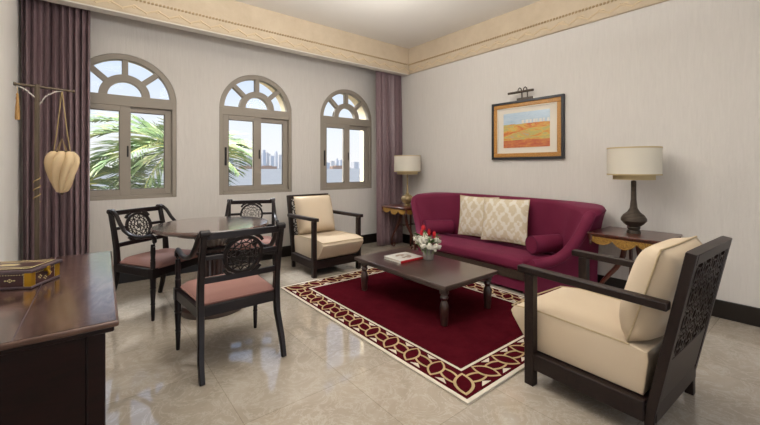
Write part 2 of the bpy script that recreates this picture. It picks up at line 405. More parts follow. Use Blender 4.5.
# windows
def xz(y): return Matrix(((1, 0, 0, 0), (0, 0, 1, y), (0, 1, 0, 0), (0, 0, 0, 1)))  # (x,y,z)->(x, y+z, y)
for wi, xc in enumerate(WC):
    HW = HWS[xc]
    L = Vector((xc, YN+.05, ZS))
    e = bpy.data.objects.new('window_%d' % (wi+1), None); C.objects.link(e); e.location = L; e['kind'] = 'structure'; e.empty_display_size = .1
    B = dict(parent=e, origin=L)
    y0, y1 = YN+.006, YN+.085
    T = xz(0); zc = ZC; x0, x1 = xc-HW, xc+HW
    f = MB()
    f.annulus(.42/.48, 1, y0, y1, 0, PI, 28, T, xc, zc, HW, .48)
    f.annulus(.155, .232, y0+.004, y1, 0, PI, 24, T, xc, zc+.03)
    for a in (45, 90, 135):
        a = math.radians(a)
        f.beam((xc+.2*math.cos(a), (y0+y1)/2+.004, zc+.03+.2*math.sin(a)), (xc+.44*math.cos(a), (y0+y1)/2+.004, zc+.44*math.sin(a)+.0), .07, .052, (0, 1, 0)) if False else f.sweep([(xc+.215*math.cos(a), (y0+y1)/2+.004, zc+.03+.2*math.sin(a)), (xc+.44*math.cos(a), (y0+y1)/2+.004, zc+.015+.425*math.sin(a))], .056, .07, 4, (0, 1, 0))
    f.box(x0+.01, x1-.01, y0+.002, y1, zc-.08, zc+.035)
    f.box(x0, x0+.045, y0, y1, ZS, zc); f.box(x1-.045, x1, y0, y1, ZS, zc)
    f.box(x0+.045, x1-.045, y0, y1, ZS, ZS+.04)
    f.box(x0+.04, x1-.04, y0+.03, y1, ZS+.04, ZS+.055)
    f.build('window_frame', 'winframe', bevel=.005, **B)
    zb, zt = ZS+.04, zc-.08
    for k, (a, b_, ya, yb) in enumerate(((x0+.045, xc+.05, y0+.006, y0+.036), (xc-.05, x1-.045, y0+.04, y0+.07))):
        sa = MB(); st = .068 if k == 0 else .075
        sr = .10 if k == 0 else .07
        sa.box(a, a+st, ya, yb, zb, zt); sa.box(b_-sr, b_, ya, yb, zb, zt)
        sa.box(a+st, b_-sr, ya, yb, zb, zb+.065); sa.box(a+st, b_-sr, ya, yb, zt-.055, zt)
        so = sa.build('sash', 'winframe', bevel=.004, **B)
        g = MB(); g.box(a+st, b_-sr, (ya+yb)/2-.002, (ya+yb)/2+.002, zb+.065, zt-.055)
        g.build('pane', 'glass', parent=so, origin=L, smooth=False)
        q_ = MB(); a0, a1, c0, c1_ = a+st, b_-sr, zb+.065, zt-.055
        for (e0, e1, h0, h1) in ((a0, a0+.007, c0, c1_), (a1-.007, a1, c0, c1_), (a0, a1, c0, c0+.007), (a0, a1, c1_-.007, c1_)): q_.box(e0, e1, ya+.004, yb-.004, h0, h1)
        q_.build('gasket', 'rubber', parent=so, origin=L, smooth=False)
        if k == 0:
            h = MB(); h.box(a+.022, a+.046, ya-.012, ya, 1.27, 1.50); h.box(a+.028, a+.040, ya-.022, ya-.010, 1.32, 1.45)
            h.build('handle', 'blackmetal', parent=so, origin=L, bevel=.003)
            h = MB(); h.box(b_-.035, b_-.02, ya-.010, ya, 1.36, 1.48)
            h.build('latch', 'blackmetal', parent=so, origin=L, bevel=.003)
    # fanlight panes
    g = MB(); yy = YN+.05
    ring = [(xc-.43*math.cos(PI*i/24), zc+.43*math.sin(PI*i/24)) for i in range(25)]
    g.add([(x, yy, z) for x, z in ring], [tuple(range(25))])
    g.add([(x, yy+.004, z) for x, z in ring], [tuple(range(25))])
    g.build('fanlight_pane', 'glass', smooth=False, **B)

# ------------------------------------------------------------------ outdoors
e = MB(); e.box(-3500, 6000, 60, 7000, -9, -8.5)
struct(e.build('sea', 'sea', smooth=False, label='calm pale grey sea beyond the windows'))
e = MB(); e.box(-40, 60, 6.5, 62, -9.2, -8.4); struct(e.build('ground', 'ground', smooth=False))
F_ = (.62678, .77920); R_ = (.77920, -.62678)
def place(u, D): l = (u-380)/366; return Vector((F_[0]*D+R_[0]*l*D, F_[1]*D+R_[1]*l*D, -8.5))
rr = random.Random(3)
def tower(u, v, wpx, D, mi, kind):
    p = place(u, D); h = (167-v)/366*D+1.25+8.5; w = wpx/366*D; mb = MB()
    if kind == 0: mb.box(-w/2, w/2, -w/2, w/2, 0, h); mb.box(-w*.3, w*.3, -w*.3, w*.3, h, h*1.03)
    elif kind == 1: mb.box(-w/2, w/2, -w/2, w/2, 0, h*.8); mb.box(-w*.33, w*.33, -w*.33, w*.33, h*.8, h*.95); mb.tube([(0, 0, h*.95), (0, 0, h)], w*.05, 5)
    elif kind == 2: mb.lathe([(w/2, 0), (w/2, h*.75), (w*.42, h*.9), (w*.15, h)], n=14)
    else: mb.add([(-w/2, -w/2, 0), (w/2, -w/2, 0), (w/2, w/2, 0), (-w/2, w/2, 0), (-w/2, -w/2, h), (w/2, -w/2, h*.85), (w/2, w/2, h*.85), (-w/2, w/2, h)], [(0, 1, 2, 3), (4, 5, 6, 7), (0, 1, 5, 4), (1, 2, 6, 5), (2, 3, 7, 6), (3, 0, 4, 7)])
    o = mb.build('skyline_tower', 'tower%d' % mi, origin=None, smooth=False); o.location = p; return o
special = {0: 'tall hazy spired tower, highest in the skyline seen through the middle window'}
spec = [(240, 148, 4, 0), (249, 151, 4.5, 1), (236, 155, 4, 2), (244, 157, 4, 0), (254, 158, 4, 3), (259, 155, 4, 0), (264, 149, 3.5, 1), (268, 152, 4, 3), (272, 156, 4, 0), (276, 151, 3.5, 2), (280, 154, 4, 1), (284, 158, 4, 0), (231, 157, 4, 0), (226, 160, 4, 3), (289, 160, 4, 0), (247, 161, 6, 0), (262, 161, 5, 0), (270, 161, 6, 0),
        (332, 161, 4, 0), (337, 158, 2.5, 1), (341, 160, 4, 0), (327, 162, 4, 3), (347, 161, 4, 2), (355, 162, 6, 0), (362, 162, 5, 0),
        (128, 160, 5, 0), (140, 158, 4, 1), (152, 160, 5, 3), (100, 161, 6, 0)]
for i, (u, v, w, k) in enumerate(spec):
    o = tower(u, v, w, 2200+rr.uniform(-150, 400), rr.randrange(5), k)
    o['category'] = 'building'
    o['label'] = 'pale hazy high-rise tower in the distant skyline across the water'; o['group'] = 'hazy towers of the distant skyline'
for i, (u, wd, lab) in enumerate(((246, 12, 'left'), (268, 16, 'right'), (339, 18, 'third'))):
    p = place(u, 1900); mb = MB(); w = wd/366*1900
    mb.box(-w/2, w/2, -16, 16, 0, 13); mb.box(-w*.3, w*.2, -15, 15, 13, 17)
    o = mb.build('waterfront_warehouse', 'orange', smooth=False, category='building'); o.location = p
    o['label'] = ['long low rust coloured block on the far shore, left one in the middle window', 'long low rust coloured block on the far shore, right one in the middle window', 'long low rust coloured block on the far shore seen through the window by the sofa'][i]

def palm(loc, label, nf, length, seed, ztrunk):
    rg = random.Random(seed); t = thing('palm_tree', label, 'palm tree', (loc[0], loc[1], -8.4))
    O = Vector((loc[0], loc[1], -8.4)); c = Vector(loc)
    MB().lathe([(.22, -8.4), (.16, -6), (.14, loc[2]-.6), (.2, loc[2]-.25), (.1, loc[2])], loc[0], loc[1], 12).build('trunk', 'trunk', t, O)
    for k in range(nf):
        az = 2*PI*k/nf+rg.uniform(-.25, .25); el = rg.uniform(-.55, .85); Ln = length*rg.uniform(.8, 1.1)
        pts = []; p = c.copy(); e0 = el
        for i in range(15):
            pts.append(p.copy()); d = Vector((math.cos(az)*math.cos(e0), math.sin(az)*math.cos(e0), math.sin(e0)))
            p = p+d*(Ln/14); e0 -= .06+.03*rg.random()
        mb = MB(); mb.tube(pts, [.010-.007*i/14 for i in range(15)], 4); mb.cur = 1
        N = 24
        for i in range(N):
            s = .12+.88*i/N; q = s*14; i0 = min(13, int(q)); a = pts[i0].lerp(pts[i0+1], q-i0)
            tg = (pts[i0+1]-pts[i0]).normalized(); side = tg.cross(Vector((0, 0, 1))).normalized(); upv = side.cross(tg)
            ll = .85*math.sin(PI*min(1, s*.75+.22))*length/2
            for sg in (-1, 1):
                dr = (tg*.75+side*sg*.8+upv*(.25+rg.uniform(-.2, .15))).normalized()
                b = a+dr*ll*.55+Vector((0, 0, -.02)); e_ = a+dr*ll+Vector((0, 0, -.10*ll-.04)); wd = upv*.5+tg*.5; wd = wd.normalized()*.023
                mb.add([a-wd*.6, a+wd*.6, b+wd, b-wd, e_], [(0, 1, 2, 3), (3, 2, 4)])
        mb.build('frond', ['palmdry', 'palm'], t, O, smooth=False)
palm((1.5, 8.6, 1.65), 'sunlit palm tree with arching green fronds between the two left windows', 22, 1.75, 5, 0)
palm((.0, 10.6, .85), 'lower palm tree whose fronds fill the bottom of the leftmost window', 20, 2.0, 11, 0)

# ------------------------------------------------------------------ rug
RX0, RX1, RY0, RY1 = 1.56, 3.27, 1.205, 3.58
RO = Vector(((RX0+RX1)/2, (RY0+RY1)/2, 0))
rug = thing('area_rug', 'burgundy area rug with cream and tan leaf chain border under the coffee table', 'rug', RO)
pile = MB(); pile.box(RX0+.024, RX1-.024, RY0+.024, RY1-.024, .001, .012)
ed = MB()
ed.box(RX0, RX1, RY0, RY0+.024, .001, .0125); ed.box(RX0, RX1, RY1-.024, RY1, .001, .0125)
ed.box(RX0, RX0+.024, RY0+.024, RY1-.024, .001, .0125); ed.box(RX1-.024, RX1, RY0+.024, RY1-.024, .001, .0125)
ed.build('edge_band', 'rugcream', rug, RO, smooth=False)
q = MB(); I = .215; q = pile; q.cur = 2
for (a, b_, c_, d_) in ((RX0+I, RX1-I, RY0+I, RY0+I+.017), (RX0+I, RX1-I, RY1-I-.017, RY1-I), (RX0+I, RX0+I+.017, RY0+I+.017, RY1-I-.017), (RX1-I-.017, RX1-I, RY0+I+.017, RY1-I-.017)):
    q.box(a, b_, c_, d_, .0118, .0135)
leaf = MB(); tri = MB(); fill = MB(); over = MB()
def lens(cx, cy, ang, L, W, t=.016, top=False):
    n = 14; out = []; inn = []
    for sgn, rngs in ((1, range(n)), (-1, range(n))):
        for i in rngs:
            s = -1+2*i/n if sgn > 0 else 1-2*i/n
            o = (s*L/2, sgn*W/2*(1-s*s)); out.append(o)
            k = max(0, 1-2*t/W); kk = max(0, 1-2.3*t/L); inn.append((s*L/2*kk, sgn*W/2*(1-s*s)*k))
    c, s_ = math.cos(ang), math.sin(ang)
    T = lambda p, z: Vector((cx+p[0]*c-p[1]*s_, cy+p[0]*s_+p[1]*c, z))
    zt_ = .0144 if top else .0137
    if top: fill.add([T(o, .0140) for o in out], [tuple(range(len(out)))])
    (over if top else leaf).loft([[T(o, .0118), T(i_, .0118), T(i_, zt_), T(o, zt_)] for o, i_ in zip(out, inn)], True, False, True)
def triangle(cx, cy, ang, b, h):
    c, s_ = math.cos(ang), math.sin(ang)
    tri.prism([(cx+x*c-y*s_, cy+x*s_+y*c) for x, y in ((-b/2, 0), (b/2, 0), (0, h))], .0118, .0134)
K = .123
cx0, cx1, cy0, cy1 = RX0+K, RX1-K, RY0+K, RY1-K
for (a, b_, n) in (((cx0, cy0), (cx1, cy0), 7), ((cx1, cy0), (cx1, cy1), 10), ((cx1, cy1), (cx0, cy1), 7), ((cx0, cy1), (cx0, cy0), 10)):
    dx, dy = (b_[0]-a[0])/n, (b_[1]-a[1])/n; ang = math.atan2(dy, dx); nx, ny = -math.sin(ang), math.cos(ang); P_ = math.hypot(dx, dy)
    lens(a[0]-(-nx-math.cos(ang))*0, a[1], ang+PI/4, .215, .12, .017, True)
    for i in range(n):
        if i: lens(a[0]+dx*i, a[1]+dy*i, ang+PI/2+.34, .185, .108, .0135, True)
        lens(a[0]+dx*(i+.5), a[1]+dy*(i+.5), ang-.24, P_*1.0, .09, .0135)
        for sg in (1, -1):
            if sg > 0 and i in (0, n-1): continue
            mx, my = a[0]+dx*(i+.5)+nx*sg*.079, a[1]+dy*(i+.5)+ny*sg*.079
            triangle(mx, my, ang if sg < 0 else ang+PI, .085, .03)
pile.cur = 1; pile.add(leaf.v, leaf.f); pile.add(over.v, over.f); pile.cur = 0; pile.add(fill.v, fill.f); pile.cur = 2; pile.add(tri.v, tri.f)
pile.build('pile', ['rugred', 'rugtan', 'rugcream'], rug, RO, smooth=False)
RZ = .0137

# ------------------------------------------------------------------ coffee table
TX0, TX1, TY0, TY1, TZ = 2.113, 2.81, 1.843, 3.042, .345
O = Vector(((TX0+TX1)/2, (TY0+TY1)/2, RZ))
ct = thing('coffee_table', 'low rectangular dark wood coffee table with turned legs standing on the rug', 'coffee table', O)
MB().box(TX0, TX1, TY0, TY1, TZ-.032, TZ).build('tabletop', 'tablewood', ct, O, bevel=.006)
MB().box(TX0+.028, TX1-.028, TY0+.028, TY1-.028, TZ-.055, TZ-.032).build('apron', 'tablewood', ct, O, bevel=.004)
zt = TZ-.055; h = zt-RZ
for x in (TX0+.07, TX1-.06):
    for y in (TY0+.07, TY1-.08):
        l = MB(); pr_ = [(.020, 0), (.026, .01), (.030, .12), (.034, .35), (.037, .52), (.030, .63), (.020, .70), (.028, .74), (.034, .79), (.028, .83), (.024, .86), (.037, .9), (.037, 1)]
        l.lathe([(r, RZ+k*h) for r, k in pr_], x, y, 16); l.build('leg', 'tablewood', ct, O)

# book
b0 = Vector((2.443, 2.67, TZ))
bk = thing('coffee_table_book', 'large pale hardback book with red edges lying on the coffee table', 'book', b0)
MB().box(-.145, .145, -.125, .125, .001, .005).build('back_cover', 'cover', bk)
MB().box(-.141, .141, -.121, .121, .005, .022).build('pages', 'pages', bk)
MB().box(-.145, .145, -.128, -.121, .001, .023).build('spine', 'bookred', bk, bevel=.002)
MB().box(-.145, .145, -.125, .125, .022, .026).build('front_cover', 'cover', bk, bevel=.001)

# vase and flowers
vz = Vector((2.625, 2.505, TZ))
va = thing('flower_vase', 'ribbed silver metal cylinder vase on the coffee table', 'vase', vz)
prof = [(.050, .001), (.054, .01), (.056, .12), (.053, .121), (.050, .02), (.0, .02)]
MB().lathe(prof, n=48, flute=.018, nf=16).build('body', 'silver', va)
MB().annulus(.053, .059, .112, .121, n=32).build('rim', 'silver', va)
bq = thing('flower_bouquet', 'bouquet of white blossoms and four red tulips in the silver vase', 'flowers', vz+Vector((0, 0, .03)))
rg = random.Random(4); bo = vz+Vector((0, 0, .03))
st = MB()
tul = [(-.075, -.01, .225, .025), (-.042, .01, .272, .034), (.0, -.01, .232, .025), (.036, -.03, .212, .027)]
for (x, y, z, r) in tul:
    a = (x*.779+y*.6268, -x*.6268+y*.779)  # spread across the view
    x_, y_ = x*.779, -x*.6268
    st.tube([(x_*.3, y_*.3, 0.0), (x_*.7, y_*.7, z*.6), (x_, y_+y, z-.02)], .0035, 5)
    t = MB()
    for k in range(5):
        an = 2*PI*k/5; rings = []
        for i in range(7):
            s = i/6; rr_ = r*.62*math.sin(PI*(.18+.72*s))**.8; zz = z-.03+s*.07
            w_ = .9*math.sin(PI*(.12+.86*s))+.05
            rings.append([(x_+rr_*math.cos(an+w_*q), y_+y+rr_*math.sin(an+w_*q), zz) for q in (-.7, -.35, 0, .35, .7)])
        t.loft(rings, False, False)
    t.build('tulip', 'tulip', bq)
for i in range(32):
    an = rg.uniform(0, 2*PI); rad = .135*math.sqrt(rg.random()); x, y = rad*math.cos(an)-.02, rad*math.sin(an)+.015
    z = .09+.08*(1-(rad/.145)**2)+rg.uniform(-.01, .04)
    st.tube([(x*.3, y*.3, 0.0), (x*.8, y*.8, z*.7), (x, y, z-.01)], .002, 4)
    t = MB()
    for k in range(9):
        p = Vector((rg.gauss(0, 1), rg.gauss(0, 1), rg.gauss(0, 1))).normalized()*.018
        t.sphere((x+p.x, y+p.y, z+p.z), rg.uniform(.010, .016), 6, 5)
    t.build('white_blossom', 'white', bq, smooth=True)
lf = MB()
for i in range(34):
    an = rg.uniform(0, 2*PI); l = rg.uniform(.12, .185); z0 = rg.uniform(.09, .2); up_ = rg.uniform(-.03, .09)
    d = Vector((math.cos(an), math.sin(an), 0)); s = Vector((-math.sin(an), math.cos(an), 0))*rg.uniform(.008, .015)
    p0 = d*.03+Vector((0, 0, z0)); p1 = d*(l*.65)+Vector((0, 0, z0+up_)); p2 = d*l+Vector((0, 0, z0+up_*1.2))
    lf.add([p0, p1+s, p2, p1-s, p0-Vector((0, 0, .002)), p1+s-Vector((0, 0, .002))], [(0, 1, 2, 3)])
lf.build('foliage', 'leaf', bq, smooth=False); st.build('stems', 'stem', bq)

# ------------------------------------------------------------------ dining table
dc = Vector((.882, 3.46, 0))
dt = thing('dining_table', 'round dark wood dining table on a ribbed drum pedestal', 'table', dc)
MB().lathe([(.44, .712), (.462, .716), (.472, .730), (.470, .742), (.463, .750)], n=72).build('tabletop', 'roundwood', dt)
MB().lathe([(.0, .67), (.30, .67), (.33, .712), (0, .712)], n=48).build('under_frame', 'tablewood', dt)
MB().lathe([(.21, .07), (.16, .11), (.125, .19), (.118, .4), (.122, .56), (.15, .63), (.2, .67)], n=128, flute=.03, nf=24).build('pedestal', 'tablewood', dt)
for z in (.20, .50, .55): MB().annulus(.11, .137, z-.012, z+.012, n=48).build('pedestal_band', 'chairwood', dt, bevel=.004)
MB().lathe([(.262, .0), (.27, .02), (.268, .05), (.245, .07), (.0, .07)], n=48).build('plinth', 'tablewood', dt)

# ------------------------------------------------------------------ dining chairs (local: faces +y)
def dining_chair(loc, rz, label):
    t = thing('dining_chair', label, 'chair', loc, rz, 'dining chairs around the round table')
    W = 'chairwood'
    # rear legs with back posts
    def ypost(z):
        pts = [(0, -.285), (.12, -.25), (.28, -.205), (.42, -.19), (.55, -.20), (.7, -.232), (.87, -.275)]
        for (a, ya), (b_, yb) in zip(pts, pts[1:]):
            if z <= b_: return ya+(yb-ya)*(z-a)/(b_-a)
        return pts[-1][1]
    for sx in (-1, 1):
        l = MB(); zs = [0, .12, .28, .42, .55, .7, .855]
        l.sweep([(sx*(.238+(.012 if z < .2 else 0)), ypost(z), z) for z in zs], [.03, .033, .036, .038, .036, .034, .032], [.030, .036, .042, .046, .040, .036, .034], 4, (0, 1, 0))
        l.tube([(sx*.205, -.273, .862), (sx*.262, -.273, .862)], .021, 12)
        l.build('leg', W, t, bevel=.005)
        l = MB(); l.lathe([(.011, 0), (.013, .01), (.016, .12), (.014, .125), (.019, .135), (.015, .145), (.021, .25), (.018, .255), (.024, .265), (.020, .275), (.024, .345), (.024, .42), (.018, .43), (.020, .48), (.016, .485), (.020, .495), (.016, .505), (.019, .56), (.016, .62)], sx*.268, .262, 14)
        l.box(sx*.268-.024, sx*.268+.024, .238, .286, .345, .425)
        l.build('leg', W, t)
        a = MB(); pp = [(.236, -.268, .862), (.238, -.235, .865), (.244, -.19, .83), (.250, -.14, .765), (.256, -.08, .708), (.262, -.01, .680), (.266, .07, .668), (.268, .15, .670), (.269, .215, .682), (.269, .255, .685), (.268, .278, .668), (.268, .28, .64), (.268, .268, .605)]
        a.sweep([(sx*x, y, z) for x, y, z in pp], [.034]*10+[.036, .036, .032], [.030]*9+[.032, .032, .032, .030], 10)
        a.build('armrest', W, t)
    # seat frame
    s = MB()
    s.sweep([(-.238, -.19, .385), (-.268, .262, .385)], .034, .066); s.sweep([(.238, -.19, .385), (.268, .262, .385)], .034, .066)
    s.sweep([(-.26, .262, .385), (.26, .262, .385)], .034, .066); s.sweep([(-.235, -.19, .385), (.235, -.19, .385)], .03, .066)
    s.build('seat_frame', W, t, bevel=.004)
    MB().prism([(-.22, -.172), (.22, -.172), (.25, .245), (-.25, .245)], .388, .412).build('seat_board', W, t)
    c = MB(); n = 14; rings = []
    def cp(u, v):
        hw = .228+.027*(v+1)/2; return (u*hw, .045+v*.235)
    top = []
    for j in range(n+1):
        v = -1+2*j/n; row = []
        for i in range(n+1):
            u = -1+2*i/n; x, y = cp(u, v); k = (1-abs(u)**6)**.5*(1-abs(v)**6)**.5
            row.append((x, y, .436+.040*k))
        top.append(row)
    vs = [p for r in top for p in r]; vb = [(x, y, .414+(.018)*(1 if False else 0)) for x, y, z in vs]
    fs = [(j*(n+1)+i, j*(n+1)+i+1, (j+1)*(n+1)+i+1, (j+1)*(n+1)+i) for j in range(n) for i in range(n)]
    N = len(vs); allv = vs+vb; fb = [tuple(N+k for k in f) for f in fs]
    rim = [i for i in range(n+1)]+[j*(n+1)+n for j in range(1, n+1)]+[n*(n+1)+i for i in range(n-1, -1, -1)]+[j*(n+1) for j in range(n-1, 0, -1)]
    fr_ = [(a_, b_, N+b_, N+a_) for a_, b_ in zip(rim, rim[1:]+rim[:1])]
    c.add(allv, fs+fb+fr_); cu = c.build('seat_cushion', 'pink', t, bevel=.006, angle=60)
    MB().tube([(allv[k][0]*1.006, allv[k][1], .430) for k in rim], .005, 6, True).build('piping', 'pink', cu)
    # back rails (in x-z plane, y from post curve)
    def rail(z, h_, x0=-.222, x1=.222, dip=.012):
        r = MB(); m = 10
        r.sweep([(x0+(x1-x0)*i/m, ypost(z)-dip*(1-((x0+(x1-x0)*i/m)/.222)**2), z) for i in range(m+1)], .022, h_, 4); return r
    rail(.845, .042).build('top_rail', W, t, bevel=.004)
    rail(.572, .036).build('lower_rail', W, t, bevel=.004)
    rail(.712, .026, -.222, -.118).build('side_rail', W, t, bevel=.003); rail(.712, .026, .118, .222).build('side_rail', W, t, bevel=.003)
    # medallion
    R0 = .107; zc = .706; lean = math.atan2(.275-.20, .32)
    T = Matrix.Translation((0, ypost(zc)-.010, zc)) @ Matrix.Rotation(PI/2+lean, 4, 'X')
    md = MB(); md.annulus(R0-.002, R0+.018, -.011, .011, n=40, mat=T)
    for sx in (-1, 1):   # shoulders joining ring to rails
        for sz in (-1, 1):
            pts = [T @ Vector((sx*x, sz*y, 0)) for x, y in ((.06, .128), (.095, .108), (.112, .085))]
            md.sweep(pts, .02, .02, 4, T.to_3x3() @ Vector((0, 0, 1)))
    md.build('medallion_ring', W, t, bevel=.002)
    ft = MB(); d = .0045
    for r0, r1 in ((.076, .081), (.046, .050), (.018, .022)): ft.annulus(r0, r1, -d, d, n=30, mat=T)
    def seg(a0, ra, a1, rb_, w=.0065):
        p = [T @ Vector((ra*math.cos(a0), ra*math.sin(a0), 0)), T @ Vector((rb_*math.cos(a1), rb_*math.sin(a1), 0))]
        ft.sweep(p, w, 2*d, 4, T.to_3x3() @ Vector((0, 0, 1)))
    for k in range(13):
        a0 = 2*PI*k/13; seg(a0, .078, a0+PI/13, .107, .0048); seg(a0+2*PI/13, .078, a0+PI/13, .107, .0048)
    for k in range(9):
        a0 = 2*PI*k/9; seg(a0, .046, a0+PI/9, .078, .0042); seg(a0+2*PI/9, .046, a0+PI/9, .078, .0042)
    for k in range(6):
        a0 = 2*PI*k/6; seg(a0, .022, a0+PI/8, .046, .004); seg(a0, .0, a0, .022, .004)
    ft.build('openwork', W, t, smooth=False)
    return t
ch = dining_chair((.765, 2.56, 0), math.radians(1.0), 'dark carved dining chair with rose seat, nearest the camera with its back turned')
def face(v): return math.atan2(v[1], v[0])-PI/2
f1 = Vector((.53, -.85)).normalized(); p = Vector((.383, 4.05))+f1*.25
copy_thing(ch, (p.x, p.y, 0), face(f1), 'dark carved dining chair with rose seat on the left, between desk and round table')
f2 = Vector((-.363, -.931)).normalized(); p = Vector((1.500, 4.237))+f2*.275
copy_thing(ch, (p.x, p.y, 0), face(f2), 'dark carved dining chair behind the round table, under the middle window')

# ------------------------------------------------------------------ armchairs (local: faces +y)
def pillow(w, h, th, n=18, pinch=.06, ex=2.6, pw=.55):
    """standing pillow in x-z plane, bottom at z=0, bulging in y"""
    mb = MB(); vs = []
    for sgn in (1, -1):
        for j in range(n+1):
            for i in range(n+1):
                u, v = -1+2*i/n, -1+2*j/n
                x = u*w/2*(1-pinch*(1-v*v)*abs(u)**3*0-pinch*(1-abs(v)**2)*abs(u)); z = v*h/2*(1-pinch*(1-abs(u)**2)*abs(v))
                y = sgn*th/2*((1-abs(u)**ex)*(1-abs(v)**ex))**pw
                vs.append((x, y, z+h/2))
    N = (n+1)**2; fs = []
    for b_ in (0, N):
        fs += [(b_+j*(n+1)+i, b_+j*(n+1)+i+1, b_+(j+1)*(n+1)+i+1, b_+(j+1)*(n+1)+i) for j in range(n) for i in range(n)]
    mb.add(vs, fs)
    bm = bmesh.new(); vv = [bm.verts.new(p) for p in mb.v]; [bm.faces.new([vv[i] for i in f]) for f in mb.f]
    bmesh.ops.remove_doubles(bm, verts=bm.verts, dist=1e-5); bm.verts.index_update()
    mb.v = [v.co.copy() for v in bm.verts]; mb.f = [[v.index for v in f.verts] for f in bm.faces]; mb.mi = [0]*len(mb.f); bm.free()
    n2 = 40; rim = []
    for k in range(4):
        for i in range(10):
            s = -1+2*i/10; u, v = [(s, -1), (1, s), (-s, 1), (-1, -s)][k]
            rim.append((u*w/2*(1-pinch*(1-abs(v)**2)*abs(u)), 0, v*h/2*(1-pinch*(1-abs(u)**2)*abs(v))+h/2))
    return mb, rim
def armchair(loc, rz, label):
    t = thing('armchair', label, 'armchair', loc, rz, 'wood framed armchairs with beige cushions')
    W = 'darkwood'; XA = .325
    yb = lambda z: -.28-.155*max(0, z-.10)/.785
    for sx in (-1, 1):
        l = MB(); l.box(sx*XA-.024, sx*XA+.024, .262, .316, 0, .632); l.build('leg', W, t, bevel=.003)
        l = MB(); l.sweep([(sx*(XA-.026), -.285, 0), (sx*(XA-.026), -.285,   .12), (sx*(XA-.026), yb(.885), .885)], .040, .040, 4, (0, 1, 0)); l.build('leg', W, t, bevel=.003)
        l = MB(); l.sweep([(sx*XA, -.36, .642), (sx*XA, .36, .655)], .056, .038); l.build('armrest', W, t, bevel=.005)
        l = MB(); l.box(sx*XA-.018, sx*XA+.018, -.27, .265, .095, .185); l.build('side_rail', W, t, bevel=.003)
    MB().box(-XA+.02, XA-.02, .27, .308, .095, .185).build('front_rail', W, t, bevel=.003)
    MB().box(-XA+.02, XA-.02, -.31, -.27, .095, .185).build('back_rail', W, t, bevel=.003)
    MB().box(-XA+.018, XA-.018, -.27, .27, .165, .185).build('seat_board', W, t)
    # back panel frame, tilted
    dz = .785; lean = math.atan2(.155, dz)
    T = Matrix.Translation((0, -.28, .10)) @ Matrix.Rotation(lean, 4, 'X')
    Lh = math.hypot(.155, dz)
    bf = MB()
    bf.box(-XA+.03, XA-.03, -.022, .022, Lh-.05, Lh, T); bf.box(-XA+.03, XA-.03, -.018, .002, .08, .30, T)
    bf.box(-XA+.03, -XA+.06, -.018, .006, .28, Lh-.05, T); bf.box(XA-.06, XA-.03, -.018, .006, .28, Lh-.05, T)
    bf.build('back_frame', W, t, bevel=.003)
    # carved arabesque lattice, in front of an opening
    la = MB(); x0, x1, z0, z1 = -XA+.06, XA-.06, .30, Lh-.05
    def ring(cx, cz, r, w_=.008): la.annulus(r-w_, r, -.008, .008, n=16, mat=T @ Matrix.Translation((cx, -.008, cz)) @ Matrix.Rotation(PI/2, 4, 'X'))
    nx_, nz_ = 4, 4; px, pz = (x1-x0)/nx_, (z1-z0)/nz_
    for i in range(nx_):
        for j in range(nz_): ring(x0+px*(i+.5), z0+pz*(j+.5), px*.52); ring(x0+px*(i+.5), z0+pz*(j+.5), px*.24)
    for i in range(1, nx_):
        for j in range(1, nz_): ring(x0+px*i, z0+pz*j, px*.46)
    for i in range(nx_):
        for j in range(nz_):
            for s1 in (-1, 1):
                for s2 in (-1, 1):
                    a = Vector((x0+px*(i+.5)+s1*px*.16, -.008, z0+pz*(j+.5)+s2*pz*.16)); b_ = Vector((x0+px*(i+.5)+s1*px*.5, -.008, z0+pz*(j+.5)+s2*pz*.5))
                    la.sweep([T @ a, T @ ((a+b_)/2+Vector((.012, 0, 0))), T @ b_], .008, .016, 4, T.to_3x3() @ Vector((0, 1, 0)))
    la.build('carved_lattice', W, t, smooth=False)
    # seat cushion: thick, overhanging and undercut at the front
    prof = [(-.255, .19), (.285, .19), (.35, .24), (.43, .345), (.44, .372), (.42, .402), (.30, .420), (-.20, .405), (-.27, .395), (-.275, .36)]
    sc = MB(); rings = []
    for x, k in ((-.297, .97), (-.293, 1), (-.287, 1), (.287, 1), (.293, 1), (.297, .97)):
        rings.append([(x, .06+(y-.06)*k, .30+(z-.30)*k) for y, z in prof])
    sc.loft(rings); cu = sc.build('seat_cushion', 'cream', t, bevel=.012, seg=3, angle=50)
    MB().tube([(-.295, -.2, .406), (-.295, .30, .420), (-.292, .432, .402), (0, .44, .405), (.292, .432, .402), (.295, .30, .420), (.295, -.2, .406)], .0045, 6).build('piping', 'creampipe', cu)
    mb, rim = pillow(.56, .48, .235, pinch=.02, ex=4, pw=.48)
    Tp = Matrix.Translation((0, -.185, .412)) @ Matrix.Rotation(math.radians(16), 4, 'X')
    mb.v = [Tp @ Vector(p) for p in mb.v]; cu = mb.build('back_cushion', 'cream', t, angle=80)
    MB().tube([Tp @ Vector(p) for p in rim], .005, 6, True).build('piping', 'creampipe', cu)
    return t
ac = armchair((2.318, .80, 0), math.radians(-2.3), 'beige cushioned armchair with carved lattice back in the right foreground')
far_ = copy_thing(ac, (2.315, 3.975, 0), math.radians(180), 'beige cushioned armchair at the far side, under the windows')

far_.scale = (.94, 1, 1)

# ------------------------------------------------------------------ sofa
yc = 2.58
SO = Vector((3.69, yc, 0))
sofa = thing('sofa', 'plum velvet sofa with curved flaring wings against the picture wall', 'sofa', SO)
